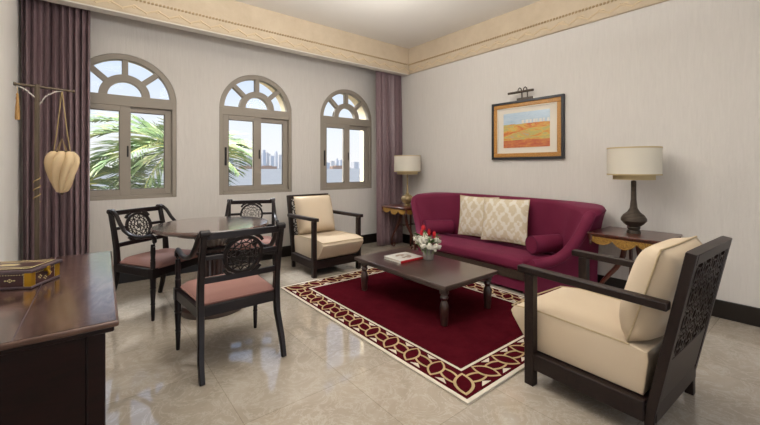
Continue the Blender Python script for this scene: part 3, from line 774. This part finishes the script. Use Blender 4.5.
# half stations from front to back centre: base outer (x, d), rim outer (x, d), rim inner (x, d), seat-level inner (x, d), rim height
stn = [((3.330, .745), (3.330, .79), (3.330, .70), (3.330, .655), .352), ((3.400, .780), (3.395, .83), (3.40, .73), (3.41, .690), .355),
       ((3.48, .820), (3.470, .89), (3.465, .785), (3.49, .745), .375), ((3.56, .860), (3.535, .965), (3.515, .88), (3.57, .80), .430),
       ((3.63, .895), (3.585, 1.04), (3.555, .96), (3.64, .83), .530), ((3.69, .925), (3.612, 1.10), (3.577, 1.025), (3.69, .845), .640),
       ((3.75, .96), (3.628, 1.145), (3.59, 1.07), (3.73, .85), .745), ((3.81, .99), (3.655, 1.175), (3.61, 1.085), (3.76, .85), .825),
       ((3.87, 1.02), (3.72, 1.205), (3.66, 1.03), (3.79, .84), .858), ((3.93, 1.05), (3.82, 1.195), (3.73, .93), (3.82, .79), .868),
       ((3.98, 1.07), (3.92, 1.17), (3.80, .84), (3.85, .765), .875), ((4.02, 1.05), (3.99, 1.11), (3.86, .75), (3.88, .72), .881),
       ((4.045, .96), (4.03, .97), (3.905, .66), (3.905, .65), .886), ((4.05, .80), (4.045, .80), (3.925, .57), (3.92, .56), .890), ((4.05, .50), (4.05, .50), (3.935, .40), (3.93, .40), .894)]
stn = [tuple((a_[0], a_[1]+.02) if isinstance(a_, tuple) else a_ for a_ in q) for q in stn]
def full(k):
    h = [Vector((q[k][0], yc-q[k][1], 0)) for q in stn]; g = [Vector((q[k][0], yc+q[k][1], 0)) for q in stn]
    return h+[Vector((stn[-1][k][0], yc, 0))]+g[::-1]
zr = [q[4] for q in stn]+[.896]+[q[4] for q in stn][::-1]
def catmull(seq, k=3):
    out = []; n = len(seq)
    for i in range(n-1):
        p0, p1, p2, p3 = [Vector(seq[max(0, min(n-1, j))]) for j in (i-1, i, i+1, i+2)]
        for q in range(k):
            t = q/k; out.append(.5*((2*p1)+(-p0+p2)*t+(2*p0-5*p1+4*p2-p3)*t*t+(-p0+3*p1-3*p2+p3)*t**3))
    out.append(Vector(seq[-1])); return out
bas, ro_, ri_, si_ = [catmull(full(k)) for k in range(4)]
zz_ = [v.x for v in catmull([Vector((z, 0, 0)) for z in zr])]
rings = []; rim_out = []; rim_in = []
for i in range(len(bas)):
    zt = zz_[i]; ring_ = []; r = .042
    up_ = [.02, .10, .18, .24]+[.24+(zt-r-.24)*q/6 for q in range(1, 7)]
    w = lambda z, e_: max(0, min(1, (z-.10)/(zt-r-.10)))**e_
    for z in up_:
        p = bas[i].lerp(ro_[i], w(z, 2.4)); ring_.append(Vector((p.x, p.y, z)))
    rim_out.append(ring_[-1].copy())
    d = ri_[i]-ro_[i]; L_ = d.length; d.normalize()
    for a in (60, 30, 0): a = math.radians(a); ring_.append(ro_[i]+d*(r*(1-math.sin(math.radians(90)-0*a)*math.sin(a) if False else r*0)) + d*(r*(1-math.sin(PI/2-a)*1)) + Vector((0, 0, zt-r+r*math.sin(PI/2-a))) if False else ro_[i]+d*(r*(1-math.sin(a)))+Vector((0, 0, zt-r+r*math.cos(a))))
    for a in (0, 30, 60): a = math.radians(a); ring_.append(ro_[i]+d*(L_-r*(1-math.sin(a)))+Vector((0, 0, zt-r+r*math.cos(a))))
    for z in reversed(up_):
        p = si_[i].lerp(ri_[i], max(0, min(1, (z-.30)/max(.02, zt-r-.30)))**1.3); ring_.append(Vector((p.x, p.y, z)))
    rings.append(ring_)
sh = MB(); sh.loft(rings); shell = sh.build('back_shell', 'velvet', sofa, SO, bevel=0, angle=60)
MB().tube([p for p in rim_out], .006, 6).build('piping', 'piping', shell, SO)
nroll = 27
for seq in (range(nroll), range(len(bas)-1, len(bas)-1-nroll, -1)):
    pts = []; rad = []
    for k_, i in enumerate(seq):
        p = ro_[i].lerp(ri_[i], .5 if k_ < 21 else .5-.03*(k_-20)); pts.append(Vector((p.x, p.y, zz_[i]-.040))); rad.append(.050*min(1, (nroll-k_+4)/10))
    MB().tube(pts, rad, 16).build('arm_roll', 'velvet', sofa, SO)
def plan(off, front):
    pts = []
    for i in range(len(si_)):
        a, b_ = si_[max(0, i-1)], si_[min(len(si_)-1, i+1)]; d = (b_-a).normalized(); nn = Vector((-d.y, d.x, 0))
        p = si_[i]+nn*off; pts.append((p.x, p.y))
    pts = [q for q in pts if q[0] > front+.02]
    return [(front, pts[0][1])]+pts+[(front, pts[-1][1])]
MB().prism(plan(-.01, 3.342), .03, .24).build('seat_base', 'velvet', sofa, SO)
def cushion(poly, z0, z1, r=.03, crown=.012):
    mb = MB(); cx = sum(p[0] for p in poly)/len(poly); cy = sum(p[1] for p in poly)/len(poly); rings = []
    def inset(d):
        n = len(poly); out = []
        for i in range(n):
            a, p, b_ = Vector(poly[i-1]), Vector(poly[i]), Vector(poly[(i+1) % n])
            d1 = (p-a).normalized(); d2 = (b_-p).normalized(); n1 = Vector((-d1.y, d1.x)); n2 = Vector((-d2.y, d2.x))
            bi = (n1+n2); bi = bi/max(.4, bi.length**2/2) if bi.length > 1e-5 else n1
            out.append(p+bi*d)
        return out
    for d, z in ((r, z0), (r*.3, z0+r*.3), (0, z0+r), (0, z1-r), (r*.3, z1-r*.3), (r, z1), (r*4, z1+crown*.6)):
        rings.append([(p[0], p[1], z) for p in inset(d)])
    mb.loft(rings); return mb
pl = plan(.003, 3.315); 
area = sum(pl[i-1][0]*pl[i][1]-pl[i][0]*pl[i-1][1] for i in range(len(pl)))
if area < 0: pl = pl[::-1]
sc_ = cushion(pl, .232, .345).build('seat_cushion', 'velvet', sofa, SO, angle=50)
# arm front faces and carved strip
MB().box(3.330, 3.344, yc-.70, yc+.70, .135, .222).build('braided_trim', 'braid', sofa, SO)
for s_ in (-1, 1):
    for dx, dd in ((3.38, .68), (3.97, .9)):
        MB().box(dx-.025, dx+.025, yc+s_*dd-.025, yc+s_*dd+.025, 0, .035).build('foot', 'darkwood', sofa, SO)

def bolster(a, b_, r, label):
    a, b_ = Vector(a), Vector(b_); L_ = (b_-a).length; d = (b_-a).normalized()
    t = thing('bolster_cushion', label, 'cushion', (a+b_)/2-Vector((0, 0, r)), math.atan2(d.y, d.x))
    mb = MB(); n = 28; prof = [(0, 0), (r*.6, -.006), (r*.9, -.004), (r, .012), (r, L_-.012), (r*.9, L_+.004), (0, L_)]
    rings = [[(x-L_/2, rr_*math.cos(2*PI*k/n), r+rr_*math.sin(2*PI*k/n)) for k in range(n)] for rr_, x in prof[1:-1]]
    mb.loft(rings); o = mb.build('body', 'velvet', t, angle=50)
    for x in (0, L_): MB().tube([(x-L_/2, r*.97*math.cos(2*PI*k/n), r+r*.97*math.sin(2*PI*k/n)) for k in range(n)], .005, 6, True).build('piping', 'piping', t)
bolster((3.535, 1.935, .437), (3.88, 1.80, .480), .090, 'plum velvet bolster at the right arm of the sofa')
bolster((3.545, 3.45, .440), (3.87, 3.25, .450), .090, 'plum velvet bolster at the left wing of the sofa, behind the flowers')
def damask_cushion(c, rz, lean, label, w=.545):
    t = thing('scatter_cushion', label, 'cushion', c, rz)
    mb, rim = pillow(w, w*.93, .12, pinch=.05); Tp = Matrix.Rotation(math.radians(-lean), 4, 'X')
    # faces -y locally; top leans to +y
    mb.v = [Tp @ Vector(p) for p in mb.v]; mb.build('cover', 'damask', t, angle=80)
    MB().tube([Tp @ Vector(p) for p in rim], .004, 6, True).build('piping', 'creampipe', t)
damask_cushion((3.80, 2.80, .378), math.radians(-84), 6, 'cream damask scatter cushion leaning on the sofa back, the left and rear one')
damask_cushion((3.735, 2.39, .385), math.radians(-80), 10, 'cream damask scatter cushion leaning in the middle of the sofa, in front of the other')

# ------------------------------------------------------------------ side tables and lamps
def side_table(loc, label):
    """local: front faces -x; width along y .60, depth .53, height .66"""
    t = thing('side_table', label, 'side table', loc, 0, 'mahogany and gilt side tables by the sofa')
    HY, X0, X1, Z = .288, -.265, .265, .66
    MB().box(X0, X1, -HY, HY, Z-.018, Z).build('tabletop', 'mahogany', t, bevel=.005)
    ap = MB(); ap.box(X0+.015, X1-.015, -HY+.015, HY-.015, Z-.035, Z-.018); ap.build('frieze', 'mahogany', t, bevel=.003)
    g = MB(); n = 60
    def scallop(P_, L_):
        top = []; bot = []
        for i in range(n+1):
            s = i/n; d = .022+.045*abs(math.sin(3*PI*s))**.7*(1 if abs(s-.5) > .17 else 1.35)
            top.append((s*L_, 0)); bot.append((s*L_, -d))
        for i in range(n):
            vs = []
            for w_ in (0, .012):
                for q in (top[i], top[i+1], bot[i+1], bot[i]): vs.append(P_(q[0], q[1], w_))
            g.add(vs, [(0, 1, 2, 3), (4, 5, 6, 7), (0, 1, 5, 4), (2, 3, 7, 6)])
    scallop(lambda s, z, w_: (X0+.018+w_, -HY+.02+s, Z-.035+z), 2*HY-.04)
    scallop(lambda s, z, w_: (X0+.02+s, -HY+.018+w_, Z-.035+z), X1-X0-.04)
    scallop(lambda s, z, w_: (X0+.02+s, HY-.018-w_, Z-.035+z), X1-X0-.04)
    g.build('gilt_apron', 'gilt', t, smooth=False)
    for x in (X0+.022, X1-.022):
        for y in (-HY+.022, HY-.022):
            d = MB(); d.lathe([(.004, -.065), (.011, -.055), (.013, -.045), (.006, -.036), (.014, -.03), (.010, -.02), (.016, -.014), (.016, .03)], x, y, 12)
            d.v = [p+Vector((0, 0, Z-.05)) for p in d.v]; d.build('drop_finial', 'mahogany', t)
    for sy in (-1, 1):
        x = -.06
        pts = [(x, sy*y, z) for y, z in ((.035, .635), (.045, .58), (.056, .52), (.066, .46), (.085, .40), (.125, .33), (.178, .26), (.228, .19), (.258, .125), (.266, .07), (.250, .028), (.218, .016), (.190, .030), (.184, .058), (.203, .072), (.216, .060))]
        l = MB(); l.sweep(pts, [.040, .044, .046, .046, .044, .042, .040, .038, .036, .034, .032, .028, .024, .020, .016, .012], [.040, .044, .046, .046, .044, .042, .038, .036, .034, .032, .030, .026, .022, .018, .014, .010], 8, (1, 0, 0))
        zmin = min(p.z for p in l.v); l.v = [p-Vector((0, 0, zmin)) if p.z < .12 else p for p in l.v]
        l.build('leg', 'mahogany', t)
        l = MB(); l.lathe([(.013, 0), (.017, .01), (.013, .03), (.014, .20), (.020, .24), (.014, .28), (.016, .5), (.022, .55), (.018, .62), (.018, .635)], .17, sy*.075, 14); l.build('leg', 'mahogany', t)
    r = MB(); r.tube([(-.06, 0, .36), (.17, 0, .36)], .008, 8); r.tube([(-.06, -.10, .375), (-.06, .10, .375)], .008, 8); r.tube([(.17, -.075, .36), (.17, .075, .36)], .008, 8); r.build('stretcher', 'iron', t)
    return t
sR = Vector((3.815, 1.125, 0)); sL = Vector((3.825, 4.12, 0))
s1 = side_table(sR, 'mahogany side table with gilt scalloped apron, between sofa and near armchair')
copy_thing(s1, sL, 0, 'mahogany side table with gilt scalloped apron in the far corner by the curtain')
def lamp(loc, label, body, bodymat):
    t = thing('table_lamp', label, 'lamp', loc)
    MB().lathe(body, n=32).build('base', bodymat, t)
    s = MB(); 
    s.loft([[(r*math.cos(2*PI*k/48), r*math.sin(2*PI*k/48), z) for k in range(48)] for r, z in ((.203, .520), (.203, .762), (.199, .762), (.199, .522), (.203, .520))], True, False)
    sh_ = s.build('lamp_shade', 'shade', t)
    s = MB(); s.loft([[(r*math.cos(2*PI*k/48), r*math.sin(2*PI*k/48), z) for k in range(48)] for r, z in ((.158, .478), (.158, .56), (.155, .56), (.155, .478), (.158, .478))], True, False)
    s.build('inner_shade', 'shadetrim', t)
    MB().annulus(.2025, .2055, .518, .530, n=48).build('shade_trim', 'shadetrim', sh_); MB().annulus(.2025, .2055, .752, .764, n=48).build('shade_trim', 'shadetrim', sh_)
    sp_ = MB(); sp_.tube([(0, 0, .45), (0, 0, .745)], .006, 8)
    for k in range(3):
        a = 2*PI*k/3; sp_.tube([(0, 0, .74), (.2*math.cos(a), .2*math.sin(a), .75)], .002, 5); sp_.tube([(0, 0, .545), (.156*math.cos(a), .156*math.sin(a), .55)], .002, 5)
    sp_.build('shade_carrier', 'brass', t)
    return t
bR = [(.052, 0), (.055, .008), (.050, .030), (.044, .034), (.046, .042), (.054, .052), (.046, .062), (.075, .085), (.098, .115), (.098, .135), (.080, .165), (.050, .190), (.030, .225), (.022, .30), (.020, .40), (.021, .46), (.016, .47)]
bL = [(.048, 0), (.052, .010), (.044, .022), (.040, .028), (.072, .045), (.096, .085), (.096, .110), (.078, .145), (.044, .166), (.026, .170), (.030, .180), (.020, .195), (.014, .25), (.011, .38), (.014, .46), (.010, .47)]
lamp(sR+Vector((-.015, -.002, .66)), 'table lamp with cream drum shade and dark ribbed bronze base, right of the sofa', bR, 'ribbronze')
lamp(sL+Vector((.02, -.01, .66)), 'table lamp with cream drum shade and pale gilt gourd base by the curtain', bL, 'gourd')

# ------------------------------------------------------------------ picture and picture light
PO = Vector((XE, 2.3145, 1.6975)); PY, PZ = .455, .356
pc = thing('framed_picture', 'gold framed landscape painting hanging above the sofa', 'picture', PO)
def frame(y, z, w_, x0, x1, name, mat, bevel=.003):
    m_ = MB(); m_.box(x0, x1, -y, y, z-w_, z); m_.box(x0, x1, -y, y, -z, -z+w_); m_.box(x0, x1, -y, -y+w_, -z+w_, z-w_); m_.box(x0, x1, y-w_, y, -z+w_, z-w_)
    return m_.build(name, mat, pc, bevel=bevel)
frame(PY, PZ, .028, -.042, -.002, 'outer_frame', 'framedark')
frame(PY-.026, PZ-.026, .052, -.035, -.004, 'gold_frame', 'framegold', .01)
frame(PY-.076, PZ-.076, .014, -.030, -.006, 'inner_fillet', 'mat')
MB().box(-.018, -.006, -PY+.07, PY-.07, -PZ+.07, PZ-.07).build('mount', 'mat', pc, smooth=False)
MB().box(-.0205, -.018, -.294, .294, -.212, .212).build('painting', 'painting', pc, smooth=False)
LO = Vector((XE, 2.33, 2.060))
plt = thing('picture_light', 'brass picture light with two curved arms above the painting', 'lamp', LO)
MB().box(-.02, -.001, -.10, .10, -.01, .025).build('mounting_plate', 'bronze', plt, bevel=.003)
a = MB()
for y in (-.035, .035): a.tube([(-.012, y, .01), (-.014, y, .09), (-.03, y, .128), (-.06, y, .137), (-.092, y, .118), (-.105, y, .085)], .006, 8)
a.build('arms', 'bronze', plt)
MB().tube([(-.107, -.16, .078), (-.107, .16, .078)], .014, 14).build('lamp_tube', 'bronze', plt)

# ------------------------------------------------------------------ curtains
def curtain(x0, x1, y, z0, z1, label, seed, nf, am=.075, flare=0):
    rg = random.Random(seed); t = thing('curtain', label, 'curtain', ((x0+x1)/2, y, 0))
    N = 240; NZ = 26; amps = [rg.uniform(.5, 1.25) for _ in range(nf+2)]; ph = [rg.uniform(-1.1, 1.1) for _ in range(nf+2)]
    vs = []; 
    for j in range(NZ+1):
        z = z0+(z1-z0)*j/NZ; k = j/NZ
        for i in range(N+1):
            s = i/N; f_ = s*nf; i0 = int(f_); fr_ = f_-i0; A = amps[i0]*(1-fr_)+amps[i0+1]*fr_; p_ = ph[i0]*(1-fr_)+ph[i0+1]*fr_
            sway = .6*math.sin(2.2*k+i0*1.3)
            c_ = math.sin(2*PI*f_+p_+sway*(1-k))
            yy = am*A*(1-.25*k)*(math.copysign(abs(c_)**.75, c_))
            xx = x0+(x1-x0)*s+.010*math.sin(4*PI*f_+p_)+.012*(1-k)*math.sin(3*s*PI+seed)
            if j == 0: pass
            vs.append((xx, y+yy+.008*math.sin(9*s+4*k)-flare*(1-k)**.7, z))
    mb = MB(); mb.add(vs, [(j*(N+1)+i, j*(N+1)+i+1, (j+1)*(N+1)+i+1, (j+1)*(N+1)+i) for j in range(NZ) for i in range(N)])
    o = mb.build('drape', 'curtain', t, (( x0+x1)/2, y, 0), angle=180)
    m_ = o.modifiers.new('thick', 'SOLIDIFY'); m_.thickness = .003
    return t
curtain(-.452, .038, 4.62, .012, 2.98, 'mauve satin curtain left of the leftmost window', 2, 10, .055)
curtain(3.56, 4.085, 4.54, .012, 2.98, 'mauve satin curtain in the corner right of the windows', 8, 7, .05, .05)

# ------------------------------------------------------------------ desk
DX0, DX1, DY0, DY1, DZ = XW+.045, .085, 1.465, 2.715, .75
O = Vector(((DX0+DX1)/2, (DY0+DY1)/2, 0))
dk = thing('desk', 'dark glossy mahogany cabinet desk against the left wall in the foreground', 'desk', O)
tp = MB(); tp.box(DX0, DX1-.008, DY0+.008, DY1-.008, DZ-.004, DZ)
tp.build('desktop', 'burl', dk, O)
MB().box(DX0, DX1, DY0, DY1, DZ-.020, DZ-.0012).build('edge_moulding', 'edgewood', dk, O, bevel=.006, seg=3)
MB().box(-.166, -.163, DY0+.004, DY1-.004, DZ-.0005, DZ+.0008).build('inlay_line', 'boxedge', dk, O)
MB().box(DX0, DX1-.012, DY0+.012, DY1-.012, DZ-.038, DZ-.020).build('moulding', 'deskwood', dk, O, bevel=.005)
by0 = DY0+.035; bx1 = DX1-.035
MB().box(DX0, bx1-.012, by0+.018, DY1-.04, .07, DZ-.038).build('carcass', 'deskwood', dk, O)
fp = MB(); fp.box(bx1-.05, bx1, by0-.004, by0+.05, 0, DZ-.038); fp.build('corner_post', 'deskwood', dk, O, bevel=.006)
fp = MB(); fp.box(bx1-.05, bx1, DY1-.085, DY1-.035, 0, DZ-.038); fp.build('corner_post', 'deskwood', dk, O, bevel=.006)
MB().box(DX0, bx1-.05, by0+.004, by0+.018, .07, DZ-.038).build('end_panel', 'deskwood', dk, O, bevel=.003)
MB().box(DX0, bx1-.01, by0-.01, DY1-.03, 0, .07).build('plinth', 'deskwood', dk, O, bevel=.004)

cr_ = Vector((DX1, DY0, 0)); rz_ = math.radians(-1.7); dk.rotation_euler = (0, 0, rz_); dk.location = cr_+Matrix.Rotation(rz_, 3, 'Z') @ (O-cr_)
# jewellery casket
a_ = math.atan2(.153, .084)
BO = Vector((-.173, 2.058, DZ+.001)); T = Matrix.Translation(BO) @ Matrix.Rotation(a_, 4, 'Z')
bxx = thing('casket', 'dark red inlaid wooden casket with brass corners on the desk', 'box', T @ Vector((.0875, .14, 0)), a_)
def bb_(m_, x0, x1, y0, y1, z0, z1): return m_.box(x0-.0875, x1-.0875, y0-.14, y1-.14, z0, z1)
W1, W2 = .175, .28
bb_(MB(), .006, W1-.006, .006, W2-.006, .008, .066).build('body', 'boxwood', bxx, bevel=.001)
bb_(MB(), 0, W1, 0, W2, 0, .010).build('foot_moulding', 'boxedge', bxx, bevel=.003)
lid = bb_(MB(), -.006, W1+.006, -.006, W2+.006, .066, .078).build('lid', 'boxedge', bxx, bevel=.003)
bb_(MB(), .012, W1-.012, .012, W2-.012, .078, .0815).build('lid_panel', 'boxwood', lid, bevel=.001)
inl = MB(); inl2 = MB(); inl3 = MB()
def dia(x, y, z, s, ax):  # small diamond inlays
    x -= .0875; y -= .14
    if ax == 'y': inl.add([(x-s, y, z), (x, y, z-s*.7), (x+s, y, z), (x, y, z+s*.7)], [(0, 1, 2, 3)])
    elif ax == 'x': inl.add([(x, y-s, z), (x, y, z-s*.7), (x, y+s, z), (x, y, z+s*.7)], [(0, 1, 2, 3)])
    else: inl2.add([(x-s, y, z), (x, y-s, z), (x+s, y, z), (x, y+s, z)], [(0, 1, 2, 3)])
yF = .0053; xF = .0053
for i in range(13): dia(.035+i*.0088, yF, .058, .003, 'y')
for cx_, cz_ in ((.0875-.03, .036), (.0875, .024), (.0875+.03, .036)):
    for dx_, dz__ in ((0, .006), (.007, 0), (-.007, 0), (0, -.006)): dia(cx_+dx_, yF, cz_+dz__, .0045, 'y')
for i in range(22): dia(xF, .035+i*.0098, .058, .003, 'x')
for c0 in (.08, .14, .2):
    for dy_, dz__ in ((0, .005), (.007, 0), (-.007, 0), (0, -.005), (.016, 0), (-.016, 0)): dia(xF, c0+dy_, .036+dz__, .0045, 'x')
for i in range(8):
    for x_ in (.030, W1-.030): dia(x_, yF, .014+i*.0066, .003, 'y')
    for y_ in (.030, W2-.030): dia(xF, y_, .014+i*.0066, .003, 'x')
for i in range(16):
    for y_ in (.018, W2-.018): dia(.018+i*.0093, y_, .0818, .005, 'z')
for i in range(25):
    for x_ in (.018, W1-.018, .04, W1-.04): dia(x_, .018+i*.0102, .0818, .005, 'z')
for i in range(6):
    for k in range(3): cx__, cy__ = (k-1)*.010, (i-2.5)*.011; inl3.add([(cx__-.006, cy__, .0818), (cx__, cy__-.006, .0818), (cx__+.006, cy__, .0818), (cx__, cy__+.006, .0818)], [(0, 1, 2, 3)])
inl.build('inlay', 'bone', bxx, smooth=False); inl2.build('inlay', 'bone', lid, smooth=False); inl3.build('centre_inlay', 'bone', lid, smooth=False)
for (x, y) in ((0.002, .002), (W1-.027, .002), (.002, W2-.027), (W1-.027, W2-.027)):
    bb_(MB(), x, x+.025, y, y+.025, .010, .066).build('brass_corner', 'gold', bxx, bevel=.001)
hs = MB(); bb_(hs, .079, .096, -.010, .006, .050, .072); hs.tube([(0, -.148, .052), (0, -.150, .040), (0, -.144, .032)], .0055, 8); hs.build('clasp', 'gold', bxx, bevel=.002)

# ------------------------------------------------------------------ lantern stand
SP = Vector((-.248, 3.27, 0)); dr = Vector((.96, .28, 0)).normalized(); an = math.atan2(dr.y, dr.x)
ls = thing('lantern_stand', 'tall slim metal stand with crossbar, before the left curtain', 'stand', SP, an)
MB().tube([(0, 0, .03), (0, 0, 1.79)], .0135, 10).build('pole', 'iron', ls)
MB().lathe([(.13, 0), (.13, .012), (.03, .03), (.02, .05), (0, .05)], n=24).build('foot', 'iron', ls)
cb = MB(); cb.tube([(-.098, 0, 1.775), (.18, 0, 1.775)], .008, 8); cb.tube([(-.10, 0, 1.775), (-.11, 0, 1.775)], .012, 8); cb.tube([(.185, 0, 1.775), (.195, 0, 1.775)], .012, 8); cb.build('crossbar', 'iron', ls)
br_ = MB(); 
br_.tube([(.0, 0, 1.62), (.012, 0, 1.66), (.045, 0, 1.72), (.09, 0, 1.755), (.13, 0, 1.768)], .0045, 6); br_.tube([(0, 0, 1.69), (-.02, 0, 1.715), (-.06, 0, 1.75), (-.11, 0, 1.768)], .0045, 6); br_.build('bracket', 'silver', ls)
MB().tube([(0.016*math.cos(t_*.7), .016*math.sin(t_*.7), 1.02+t_*.006) for t_ in range(28)], .004, 5).build('pole_wrap', 'cord', ls)
hook = SP+dr*.128
ln = thing('hanging_lantern', 'cream twisted silk lantern hanging from the metal stand', 'lantern', (hook.x, hook.y, 1.075))
lb = MB(); n = 168; rings = []
prof = [(.012, .0), (.032, .006), (.046, .03), (.058, .06), (.072, .10), (.086, .145), (.096, .19), (.093, .222), (.078, .243), (.064, .254), (.05, .256)]
for k_, (r, z) in enumerate(prof):
    tw = z*7.5
    rings.append([(r*(1-.34*(1-abs(math.cos(3.5*a-tw*1.15)))**1.0)*math.cos(a), r*(1-.34*(1-abs(math.cos(3.5*a-tw*1.15))))*math.sin(a), z) for a in [2*PI*q/n for q in range(n)]])
lb.v = []; lb.f = []; lb.mi = []
frings = []
for i in range(33):
    q = i/32*(len(rings)-1); i0 = min(len(rings)-2, int(q)); f_ = q-i0; r_ = prof[i0][0]*(1-f_)+prof[i0+1][0]*f_; z = prof[i0][1]*(1-f_)+prof[i0+1][1]*f_
    frings.append([(r_*(1-.4*(1-abs(math.cos(3.5*a-z*15))**.8))*math.cos(a), r_*(1-.4*(1-abs(math.cos(3.5*a-z*15))**.8))*math.sin(a), z*1.1) for a in [2*PI*k/n for k in range(n)]])
lb.loft(frings); lbo = lb.build('lantern_body', 'lantern', ln, angle=180)
MB()  .annulus(.044, .052, .276, .283, n=24).build('top_ring', 'iron', ln)
MB().lathe([(.004, -.016), (.009, -.010), (.009, -.002), (.004, .004)], n=10).build('bottom_finial', 'iron', ln)
cd = MB()
for k in range(2):
    a = PI*k-.5; cd.tube([(.05*math.cos(a), .05*math.sin(a), .28), (.03*math.cos(a), .03*math.sin(a), .42), (.0, 0, .70)], .0032, 5)
    cd.tube([(.05*math.cos(a+1.5), .05*math.sin(a+1.5), .28), (.0, 0, .37), (.05*math.cos(a+2.5), .05*math.sin(a+2.5), .28)], .0025, 5)
cd.build('hanging_cord', 'cord', ln)
h2 = SP-dr*.092
ts = thing('tassel', 'golden tassel hanging from the left end of the stand crossbar', 'tassel', (h2.x, h2.y, 1.55))
MB().tube([(0, 0, .21), (0, 0, .165)], .002, 5).build('cord', 'cord', ts)
MB().lathe([(.011, 0), (.012, .01), (.010, .08), (.006, .12), (.008, .135), (.005, .15), (.007, .158), (.003, .168)], n=14, flute=.06, nf=7).build('skirt', 'tassel', ts)

# ------------------------------------------------------------------ camera
cam = bpy.data.cameras.new('camera'); co_ = bpy.data.objects.new('camera', cam); C.objects.link(co_)
cam.sensor_fit = 'HORIZONTAL'; cam.sensor_width = 36; cam.lens = 366/760*36; cam.shift_y = -45.5/760; cam.shift_x = 0
cam.clip_start = .05; cam.clip_end = 12000
co_.location = (0, 0, 1.25); co_.rotation_euler = (PI/2, 0, math.radians(51.187-90))
S.camera = co_

# ------------------------------------------------------------------ light
wd = bpy.data.worlds.new('world'); S.world = wd; wd.use_nodes = True; nt = wd.node_tree; nt.nodes.clear()
o = nt.nodes.new('ShaderNodeOutputWorld'); bg = nt.nodes.new('ShaderNodeBackground'); tc = nt.nodes.new('ShaderNodeTexCoord'); sx_ = nt.nodes.new('ShaderNodeSeparateXYZ'); rp = nt.nodes.new('ShaderNodeValToRGB')
nt.links.new(tc.outputs['Generated'], sx_.inputs[0]); nt.links.new(sx_.outputs[2], rp.inputs[0])
for i, (p, c_) in enumerate(((0, '#E6E6E6'), (.10, '#DDE3EA'), (.35, '#AEC5E9'), (1.0, '#86A6D6'))):
    el = rp.color_ramp.elements[i] if i < 2 else rp.color_ramp.elements.new(p)
    el.position = p; el.color = lin(c_)
nt.links.new(rp.outputs[0], bg.inputs[0]); nt.links.new(bg.outputs[0], o.inputs[0]); bg.inputs[1].default_value = 1.25
def area(name, loc, rot, sx, sy, power, col=(1, 1, 1)):
    l = bpy.data.lights.new(name, 'AREA'); l.shape = 'RECTANGLE'; l.size = sx; l.size_y = sy; l.energy = power; l.color = col
    o = bpy.data.objects.new(name, l); C.objects.link(o); o.location = loc; o.rotation_euler = rot; return o
R = math.radians
sun = bpy.data.lights.new('sun', 'SUN'); sun.energy = 2.4; sun.angle = .01; sun.color = (1, .93, .82)
so = bpy.data.objects.new('sun', sun); C.objects.link(so)
so.rotation_euler = Vector((-.80, .12, .85)).to_track_quat('Z', 'Y').to_euler()
# added fill light set in the made-up opening behind the camera
area('rear_fill', (1.85, YS+.02, 1.35), (R(90), 0, R(0)), 3.2, 2.3, 14, (.98, .99, 1))
# added overhead fill without fixtures, above and behind the camera position
for x, y in ((.4, -.9), (.3, 1.0)):
    area('overhead_fill', (x, y, H-.01), (0, 0, 0), .6, .6, 3, (1, .98, .95))
def point_fill(loc, p, r=.28):  # added point light with no fixture, fills the room evenly
    l = bpy.data.lights.new('room_point_fill', 'POINT'); l.energy = p; l.shadow_soft_size = r; l.color = (1, .985, .96)
    o = bpy.data.objects.new('room_point_fill', l); C.objects.link(o); o.location = loc
point_fill((2.5, 3.0, 2.35), 20); point_fill((1.3, 2.2, 2.5), 14); point_fill((1.6, -.7, 2.3), 8)
# added fill panels facing up to brighten the ceiling, no cove there
for x, y, p in ((1.1, 1.85, 105), (2.3, .9, 6)):
    area('upward_fill', (x, y, 2.45), (R(180), 0, 0), 1.0, 1.0, p, (1, .985, .96))
# daylight falling onto the windows from the sky above
for xc in WC:
    area('window_daylight', (xc-.25, YN+2.7, 5.1), (R(-39), 0, 0), 1.7, 1.4, 620, (.93, .97, 1))

S.view_settings.view_transform = 'Standard'; S.view_settings.look = 'None'; S.view_settings.gamma = 1; S.view_settings.use_curve_mapping = False
S.view_settings.exposure = 0.03
